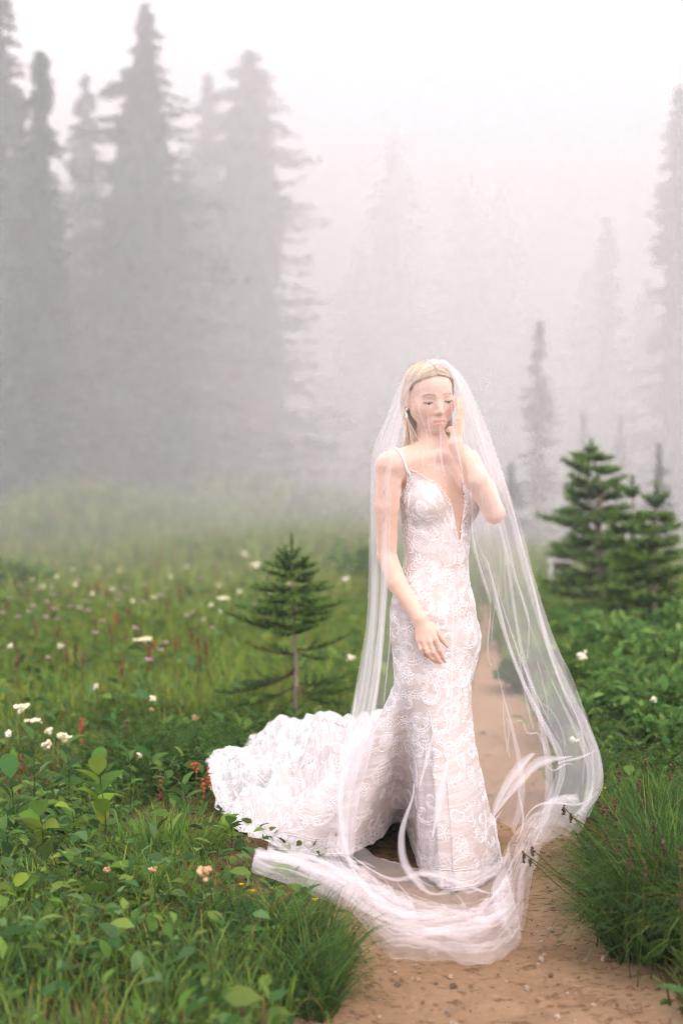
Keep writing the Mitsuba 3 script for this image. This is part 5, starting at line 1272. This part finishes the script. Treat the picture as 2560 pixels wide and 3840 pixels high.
# ---------------------------------------------------------------- the veil: sheer tulle in folded sheets
scene['tulle'] = {'type': 'mask', 'opacity': .16, 'bsdf': {'type': 'principledthin', 'base_color': {'type': 'rgb', 'value': [.93, .91, .93]}, 'roughness': .6, 'diff_trans': 1.0, 'eta': 1.3}}
def G(py, px, z=.03):
    """A place z metres above the ground at a pixel."""
    return W(px, py, F_PX * (CAM_Z - z) / (py - 1920))
def surface(guides, nu, nv, ut=None):
    g = np.stack([spline(gd if isinstance(gd, np.ndarray) else [B(*p) for p in gd], nv) for gd in guides])   # (k, nv, 3)
    return PchipInterpolator(np.linspace(0, 1, len(guides)) if ut is None else ut, g, axis=0)(np.linspace(0, 1, nu))
def folded(guides, nu, nv, f, amp, seed, over=1.4, ut=None, start=.05, ends=(0, 1)):
    """A sheet hung between guide lines, gathered in about f folds that double over themselves."""
    S = surface(guides, nu, nv, ut)
    u = np.linspace(0, 1, nu)[:, None]; v = np.linspace(0, 1, nv)[None]
    wob = meshkit.fbm(np.stack([u * f * .45 + 0 * v, v * 2.2 + 0 * u, 0 * u * v + seed], -1), 2, seed) - .5
    ph = 2 * np.pi * (f * u + 1.9 * wob) + seed
    mod = .25 + 1.5 * ss(.35, .7, meshkit.noise(np.stack([u * f * .6 + 0 * v, v * 1.7 + 0 * u, 0 * u * v + 5], -1), seed + 3))
    env = ss(0, .15, v) * .75 + .25
    edge = np.minimum(1, np.minimum(u, 1 - u) * 12 + .15)
    du = over / (2 * np.pi * f) * np.sin(ph) * mod * edge
    uu = np.clip(u + du, 0, 1) * (nu - 1); i0 = np.clip(np.floor(uu).astype(int), 0, nu - 2); fr = (uu - i0)[..., None]
    jj = np.arange(nv)[None] + 0 * i0
    P = S[i0, jj] * (1 - fr) + S[i0 + 1, jj] * fr
    N = np.cross(np.gradient(S, axis=0), np.gradient(S, axis=1)); N /= np.linalg.norm(N, axis=-1, keepdims=True) + 1e-9
    Nn = N[i0, jj]
    A = amp * (.35 + .65 * v) * env * edge
    P = P + Nn * (A * np.cos(ph) * mod)[..., None]
    P = P + Nn * (amp * 1.2 * (meshkit.fbm(np.stack([u * 5 + 0 * v, v * 7 + 0 * u, 0 * u * v], -1), 3, seed + 9) - .5) * ss(.1, .5, v))[..., None]
    return P.reshape(-1, 3), grid_faces(nu, nv)
L0 = [(1592, 1351, .0), (1518, 1405, .0), (1478, 1500, .0), (1414, 1650, .0), (1389, 1800, .0), (1392, 2000, .0), (1391, 2250, .0), (1362, 2470, -.02), (1310, 2740, -.05), (1279, 2940, -.10), (1271, 3100, -.12), (1276, 3200, -.13)]
G1 = [(1608, 1350, -.02), (1556, 1400, -.08), (1525, 1500, -.11), (1490, 1650, -.13), (1466, 1800, -.15), (1462, 2000, -.15), (1452, 2250, -.20), (1432, 2500, -.20), (1400, 2750, -.21), (1350, 2980, -.22), (1330, 3150, -.24), (1318, 3230, -.25)]
G2 = [(1618, 1348, -.03), (1600, 1398, -.115), (1590, 1500, -.150), (1580, 1650, -.18), (1570, 1800, -.21), (1570, 2000, -.21), (1560, 2250, -.25), (1550, 2500, -.24), (1540, 2750, -.24), (1520, 3000, -.26), (1505, 3180, -.28)]
G3 = [(1625, 1347, -.03), (1640, 1398, -.120), (1650, 1500, -.165), (1652, 1650, -.19), (1660, 1800, -.21), (1670, 2000, -.20), (1675, 2250, -.22), (1670, 2500, -.22), (1655, 2750, -.23), (1645, 3000, -.25), (1640, 3230, -.28)]
G4 = [(1632, 1347, -.03), (1680, 1398, -.100), (1706, 1500, -.135), (1716, 1650, -.17), (1738, 1800, -.19), (1752, 2000, -.19), (1742, 2250, -.20), (1745, 2500, -.19), (1762, 2750, -.20), (1800, 3000, -.22), (1840, 3180, -.26)]
H0 = [(1640, 1347, -.02), (1700, 1398, -.080), (1726, 1500, -.130), (1738, 1650, -.165), (1756, 1800, -.175), (1778, 2000, -.15), (1838, 2230, -.10), (1908, 2440, -.06), (1992, 2650, -.03), (2075, 2800, -.02), (2085, 2900, -.03), (1985, 3175, -.12)]
H1 = [(1650, 1348, .0), (1708, 1398, -.03), (1756, 1500, -.05), (1800, 1650, -.11), (1838, 1800, -.14), (1876, 2000, -.12), (1925, 2230, -.08), (1995, 2450, -.02), (2085, 2660, .02), (2150, 2820, .02), (2160, 2970, .0), (2095, 3135, -.08)]
H2 = [(1660, 1351, .02), (1716, 1402, .02), (1770, 1500, .02), (1835, 1650, .02), (1890, 1800, .03), (1955, 2000, .04), (2023, 2230, .06), (2100, 2450, .08), (2175, 2630, .10), (2240, 2800, .10), (2258, 2930, .08), (2195, 3065, -.02)]
B1 = [(1650, 1351, .06), (1690, 1400, .12), (1730, 1500, .17), (1770, 1650, .22), (1800, 1800, .24), (1835, 2000, .26), (1865, 2230, .30), (1900, 2450, .34), (1950, 2650, .36), (1990, 2830, .36), (2000, 2980, .34), (1975, 3120, .20)]
B2 = [(1620, 1351, .07), (1620, 1400, .13), (1620, 1500, .19), (1620, 1650, .25), (1625, 1800, .26), (1630, 2000, .28), (1640, 2230, .32), (1650, 2450, .38), (1650, 2650, .44), (1650, 2800, .48), (1640, 2930, .50), (1690, 3040, .46)]
B3 = [(1588, 1351, .04), (1548, 1400, .09), (1518, 1500, .14), (1490, 1650, .17), (1470, 1800, .19), (1460, 2000, .20), (1455, 2230, .22), (1440, 2450, .25), (1400, 2680, .28), (1360, 2850, .30), (1330, 3000, .30), (1310, 3090, .20)]
def cut(g, end, k=6): return g[:k] + [end]
veil_front = [folded([cut(L0, (1391, 2060, .0)), cut(G1, (1458, 2060, -.16)), cut(G2, (1572, 2010, -.21), 5), cut(G3, (1668, 1930, -.205), 5), cut(G4, (1756, 2000, -.19), 5)] if False else [spline([B(*p) for p in g_], 12) for g_ in (L0[:6], G1[:4] + [(1464, 1860, -.155)], G2[:4] + [(1572, 1745, -.20)], G3[:4] + [(1664, 1765, -.205)], G4[:4] + [(1742, 1850, -.19)])], 320, 130, 5, .004, 2, over=.25, ut=[0, .22, .5, .75, 1])]
veil = [folded([H0, H1, H2], 300, 130, 4, .016, 5, over=.7),
        folded([H2, B1, B2, B3, L0], 380, 120, 7, .016, 8, over=.7),
        folded([L0, G1], 120, 130, 2, .010, 12, over=1.5)]
# the heap of tulle on the path, its folds running along it
def heap(back, front, nu, nv, f, amp, seed, over=2.0, hump=.05):
    a, b = spline(np.array([G(*p) for p in back]), nv), spline(np.array([G(*p) for p in front]), nv)
    mid = (a + b) / 2 + np.array([0, 0, hump])
    u = np.linspace(0, 1, nu)[:, None]; v = np.linspace(0, 1, nv)[None]
    wob = meshkit.fbm(np.stack([u * f * .5 + 0 * v, v * 5 + 0 * u, 0 * u * v + seed], -1), 3, seed) - .5
    ph = 2 * np.pi * (f * u + 2.4 * wob)
    edge = np.minimum(1, np.minimum(u, 1 - u) * 10 + .1)
    mod = .2 + 1.5 * meshkit.noise(np.stack([u * f * .7 + 0 * v, v * 6 + 0 * u, 0 * u * v + 2], -1), seed + 1)
    w = np.clip(u + over / (2 * np.pi * f) * np.sin(ph) * mod * edge, 0, 1)[..., None]
    P = a[None] * (1 - w) ** 2 + 2 * mid[None] * w * (1 - w) + b[None] * w ** 2
    P = P + np.stack([0 * ph, 0 * ph, amp * (1 + np.cos(ph)) * mod * edge + .03 * meshkit.fbm(np.stack([u * 6 + 0 * v, v * 14 + 0 * u, 0 * u * v], -1), 3, seed + 4)], -1)
    P[..., 2] = np.maximum(P[..., 2], .012 + np.minimum(.25, np.maximum(H(P[..., 0], P[..., 1]), 0)))
    return P.reshape(-1, 3), grid_faces(nu, nv)
HEAPS = [([(3232, 965, .13), (3230, 1040, .12), (3240, 1160, .10), (3280, 1300, .07), (3345, 1430, .06), (3400, 1560, .05), (3425, 1700, .05), (3400, 1800, .06), (3350, 1860, .07), (3290, 1895, .10)],
          [(3285, 945, .12), (3332, 1045, .10), (3398, 1245, .06), (3490, 1355, .03), (3580, 1425, .02), (3615, 1500, .02), (3622, 1640, .02), (3645, 1780, .02), (3608, 1885, .02), (3545, 1955, .02)], 3),
         ([(3180, 1010, .16), (3225, 1130, .12), (3290, 1280, .09), (3370, 1420, .07), (3410, 1540, .06)],
          [(3236, 1000, .13), (3290, 1130, .11), (3370, 1280, .09), (3440, 1420, .07), (3480, 1560, .06)], 1),
         ([(3005, 2150, .16), (3035, 2050, .16), (3090, 1985, .14), (3170, 1915, .12), (3240, 1875, .10), (3320, 1850, .08), (3420, 1850, .05), (3500, 1880, .04)],
          [(3085, 2190, .12), (3110, 2115, .12), (3160, 2085, .11), (3195, 2035, .10), (3260, 2010, .08), (3340, 1990, .06), (3440, 1975, .04), (3545, 1940, .03)], 2),
         ([(3060, 1300, .14), (3150, 1275, .14), (3230, 1300, .12), (3310, 1380, .09), (3380, 1480, .07)],
          [(3090, 1250, .14), (3190, 1225, .14), (3290, 1235, .12), (3370, 1320, .09), (3440, 1440, .06)], 1)]
HEAPS.append(([(3140, 1285, .13), (3225, 1400, .10), (3275, 1560, .07), (3295, 1700, .06), (3275, 1830, .07), (3200, 1905, .10)],
          [(3330, 1150, .12), (3420, 1330, .07), (3500, 1500, .05), (3540, 1690, .05), (3500, 1850, .05), (3400, 1930, .07)], 1))
hq_ = np.random.default_rng(12)
for hi_, (bk, fr, k_) in enumerate(HEAPS):
    for l_ in range(k_):                                     # the tulle lies in several loose layers
        e0, e1 = (0, 0) if l_ == 0 else (.10 + .30 * hq_.random(), .05 + .30 * hq_.random())
        bk_, fr_ = np.array(bk, float), np.array(fr, float)
        wv0 = .14 * np.sin(np.linspace(0, 9, len(bk)) + 3 * l_)[:, None] * (l_ > 0)
        b2, f2 = bk_ + (fr_ - bk_) * (e0 + wv0), fr_ + (bk_ - fr_) * (e1 - wv0)
        veil.append(heap(b2, f2, 130, 200, 6, .008, 3 + 7 * l_ + 31 * hi_, over=.4, hump=.03 + .015 * l_))
# single folds that lie doubled over on the sheets: narrow strips of three layers
def fold_strip(pts, wpx, layers=4, taper=(.35, .35), ground=False, n=40, seed=0):
    P = spline([G(p[1], p[0], p[2]) if ground else B(*p) for p in pts], n)
    t = np.gradient(P, axis=0); t /= np.linalg.norm(t, axis=1, keepdims=True)
    ax = np.array([LX(1625), BRIDE_Y + .05])
    nn = np.stack([P[:, 0] - ax[0], P[:, 1] - ax[1], .15 + 0 * P[:, 0]], -1); nn /= np.linalg.norm(nn, axis=1, keepdims=True)
    if ground: nn = np.tile([0, -.5, .85], (n, 1))
    s = np.cross(t, nn); s /= np.linalg.norm(s, axis=1, keepdims=True)
    u = np.linspace(0, 1, n)
    env = np.minimum(1, np.minimum(u / max(taper[0], 1e-3), (1 - u) / max(taper[1], 1e-3)) * .85 + .15)
    w = wpx * BRIDE_Y / F_PX * env * (.85 + .3 * meshkit.noise(np.stack([u * 6, 0 * u, 0 * u], -1), seed))
    rows = []
    for k in range(layers + 1):
        sg = -1 if k % 2 else 1
        sh = 1 - .22 * (k // 2 + k % 2 * .4)
        rows.append(P + s * (sg * w * .5 * sh)[:, None] + nn * (.0016 * k))
    return np.concatenate(rows), grid_faces(layers + 1, n)
F3 = [([(1560, 1440, -.125), (1563, 1500, -.14), (1577, 1560, -.16), (1592, 1600, -.17), (1612, 1690, -.19)], 3.2), ([(1600, 1480, -.155), (1608, 1600, -.172), (1620, 1650, -.185), (1626, 1720, -.2)], 2.8),
      ([(1647, 1590, -.19), (1650, 1618, -.19), (1652, 1675, -.195), (1656, 1740, -.2), (1666, 1778, -.212), (1668, 1850, -.215)], 6), ([(1676, 1400, -.105), (1689, 1491, -.145), (1696, 1591, -.16), (1706, 1644, -.17), (1729, 1759, -.19), (1735, 1815, -.19), (1770, 1950, -.18)], 6.5),
      ([(1657, 1500, -.168), (1659, 1545, -.17), (1658, 1600, -.18)], 3), ([(1634, 1690, -.2), (1628, 1740, -.205), (1625, 1790, -.21)], 3), ([(1580, 1660, -.18), (1584, 1720, -.19), (1592, 1790, -.2)], 3),
      ([(1530, 1400, -.02), (1500, 1500, -.04), (1465, 1644, -.06), (1442, 1744, -.08), (1436, 1800, -.08)], 9), ([(1500, 1440, .0), (1455, 1570, .0), (1425, 1680, -.02)], 8), ([(1490, 1560, -.05), (1470, 1680, -.08), (1455, 1760, -.1)], 4),
      ([(1700, 1400, .0), (1755, 1500, .0), (1800, 1620, -.02), (1840, 1740, -.04), (1880, 1880, -.04)], 16), ([(1690, 1390, -.05), (1735, 1470, -.06), (1790, 1600, -.1), (1820, 1700, -.12)], 8), ([(1660, 1352, -.02), (1710, 1395, -.02), (1760, 1470, .0)], 9),
      ([(1598, 1352, -.04), (1608, 1368, -.08), (1618, 1384, -.11)], 7), ([(1560, 1372, -.04), (1530, 1400, -.02), (1505, 1450, .0)], 8),
      ([(1767, 1940, -.18), (1772, 2020, -.16), (1795, 2120, -.13), (1826, 2220, -.11), (1838, 2262, -.11)], 21), ([(1803, 2080, -.13), (1836, 2150, -.12), (1870, 2290, -.10), (1905, 2420, -.08), (1960, 2560, -.06), (2020, 2680, -.05), (2064, 2765, -.04), (2078, 2825, -.04)], 44),
      ([(1940, 2450, -.07), (1958, 2560, -.06), (1975, 2650, -.06), (1996, 2735, -.06)], 21), ([(1872, 1970, -.13), (1918, 2131, -.10), (1961, 2261, -.07), (1980, 2335, -.06), (1974, 2470, -.06)], 26), ([(1895, 1900, -.04), (1960, 2080, -.02), (2010, 2260, .0), (2050, 2400, .02)], 30),
      ([(1940, 1950, .02), (1990, 2153, .03), (2036, 2384, .04), (2098, 2564, .05), (2160, 2694, .06), (2186, 2803, .06), (2178, 2940, .04)], 36), ([(2090, 2450, .06), (2160, 2600, .08), (2205, 2740, .09), (2240, 2840, .08), (2235, 2960, .06)], 16),
      ([(2010, 2480, -.02), (2040, 2600, .0), (2052, 2700, .0)], 8), ([(2030, 2640, -.02), (2085, 2700, .0), (2110, 2770, .0), (2115, 2800, .0)], 9),
      ([(1870, 2060, -.06), (1868, 2200, -.06), (1850, 2300, -.06), (1842, 2400, -.06)], 4), ([(1896, 2060, -.06), (1890, 2180, -.05), (1905, 2300, -.05)], 4), ([(1832, 2250, -.11), (1834, 2330, -.11), (1826, 2420, -.11), (1840, 2500, -.1)], 6),
      ([(1838, 3085, -.20), (1874, 2985, -.18), (1915, 2915, -.15), (1962, 2858, -.12), (2000, 2828, -.1)], 46), ([(1850, 3060, -.2), (1920, 2960, -.16), (1990, 2880, -.12), (2050, 2850, -.08), (2140, 2838, -.02)], 44), ([(2085, 2868, -.04), (2125, 2852, -.02), (2171, 2841, .0), (2226, 2815, .03)], 15),
      ([(2217, 2822, .05), (2219, 2880, .03), (2217, 2956, .0), (2192, 3017, -.04), (2150, 3060, -.08)], 42), ([(1962, 3085, -.12), (1995, 3033, -.10), (2037, 3014, -.08), (2085, 3011, -.06), (2140, 3019, -.06), (2192, 3008, -.04), (2236, 2970, .0)], 15), ([(2040, 2850, -.06), (2075, 2890, -.06), (2110, 2870, -.04), (2160, 2880, -.02)], 8),
      ([(1930, 3160, -.18), (1957, 3080, -.14), (1948, 3010, -.12), (1938, 2960, -.12)], 12), ([(1900, 2700, -.12), (1905, 2760, -.12), (1896, 2820, -.12)], 5), ([(1884, 2590, -.05), (1886, 2700, -.05), (1897, 2790, -.05), (1910, 2840, -.06)], 5),
      ([(1925, 2712, -.05), (1960, 2716, -.05), (1975, 2750, -.05), (2010, 2752, -.05), (2040, 2820, -.05)], 9), ([(2010, 2745, -.05), (2030, 2790, -.05), (2050, 2830, -.05)], 6),
      ([(1290, 2860, -.14), (1281, 2960, -.16), (1280, 3060, -.17), (1300, 3180, -.19), (1330, 3250, -.22)], 34), ([(1440, 2200, -.10), (1432, 2400, -.1), (1420, 2550, -.1), (1395, 2700, -.12), (1380, 2780, -.12)], 22), ([(1415, 2000, -.03), (1410, 2200, -.03), (1400, 2400, -.04), (1370, 2600, -.06)], 16), ([(1464, 2280, -.14), (1462, 2420, -.14), (1448, 2560, -.13), (1440, 2680, -.13)], 5), ([(1345, 2560, -.04), (1325, 2700, -.06), (1310, 2800, -.08)], 18),
      ([(1552, 2940, -.26), (1535, 3030, -.27), (1508, 3120, -.28), (1515, 3230, -.30), (1560, 3300, -.33), (1600, 3345, -.35), (1680, 3352, -.36)], 30), ([(1680, 2840, -.24), (1660, 2950, -.25), (1640, 3050, -.26), (1622, 3140, -.28)], 30), ([(1700, 2150, -.21), (1696, 2400, -.22), (1690, 2650, -.23), (1680, 2850, -.24)], 9), ([(1640, 2700, -.24), (1600, 2850, -.25), (1570, 2960, -.26)], 14),
      ([(1318, 3210, -.22), (1404, 3270, -.26), (1496, 3300, -.3), (1587, 3278, -.3), (1699, 3302, -.32), (1769, 3328, -.33), (1832, 3352, -.34), (1868, 3330, -.3)], 18), ([(1790, 3150, -.26), (1850, 3080, -.22), (1880, 3040, -.2)], 6), ([(1880, 3240, -.28), (1868, 3180, -.24), (1858, 3130, -.22)], 8)]
veil += [fold_strip(p, w, seed=i) for i, (p, w) in enumerate(F3)]
GF = [([(1000, 3195, .16), (1130, 3245, .13), (1260, 3330, .10), (1390, 3420, .09), (1540, 3470, .08)], 22), ([(1310, 3240, .14), (1400, 3360, .12), (1520, 3430, .10), (1640, 3420, .09), (1655, 3395, .10)], 26), ([(1400, 3450, .08), (1560, 3500, .07), (1720, 3490, .07), (1860, 3440, .07), (1890, 3390, .08)], 18),
      ([(1430, 3540, .05), (1560, 3530, .05), (1700, 3560, .05), (1850, 3540, .05), (1930, 3500, .05)], 16), ([(1895, 3260, .12), (1870, 3330, .10), (1880, 3420, .08), (1920, 3520, .05)], 30), ([(1970, 3215, .12), (1955, 3300, .1), (1950, 3400, .07), (1945, 3490, .05)], 16), ([(1830, 3370, .10), (1800, 3420, .09), (1790, 3470, .08)], 14),
      ([(1690, 3345, .06), (1730, 3380, .05), (1748, 3440, .05)], 6), ([(1480, 3300, .10), (1520, 3350, .09), (1560, 3390, .09)], 6), ([(1430, 3290, .1), (1470, 3340, .1), (1500, 3400, .09)], 6)]
veil += [fold_strip(p, w * 1.6, layers=2, ground=True, seed=90 + i) for i, (p, w) in enumerate(GF)]
V, Fc = join(veil)
put('veil', (V, Fc), 'tulle', person, smooth=True, label='long sheer white tulle veil over her head, sweeping onto the path')
# over the face the net itself is modelled: fine threads in two directions
def threads(sheet, nu, nv, du, dv, w):
    P = sheet[0].reshape(nu, nv, 3)
    N = np.cross(np.gradient(P, axis=0), np.gradient(P, axis=1)); N /= np.linalg.norm(N, axis=-1, keepdims=True) + 1e-9
    out = []
    for A, B_ in ((P[::du], N[::du]), (P[:, ::dv].transpose(1, 0, 2), N[:, ::dv].transpose(1, 0, 2))):
        t = np.gradient(A, axis=1); s_ = np.cross(t, B_); s_ /= np.linalg.norm(s_, axis=-1, keepdims=True) + 1e-9
        k, m = A.shape[:2]
        V = np.stack([A + s_ * w, A - s_ * w], 2).reshape(-1, 3)
        f = []
        i = (np.arange(k)[:, None] * m + np.arange(m - 1)[None]).ravel() * 2
        out.append((V, np.concatenate([np.stack([i, i + 1, i + 3], 1), np.stack([i, i + 3, i + 2], 1)])))
    return join(out)
scene['net_thread'] = scene['tulle']['bsdf']
put('veil', threads(veil_front[0], 320, 130, 2, 1, .00006), 'net_thread', person, label='single sheer layer of veil drawn over her face')
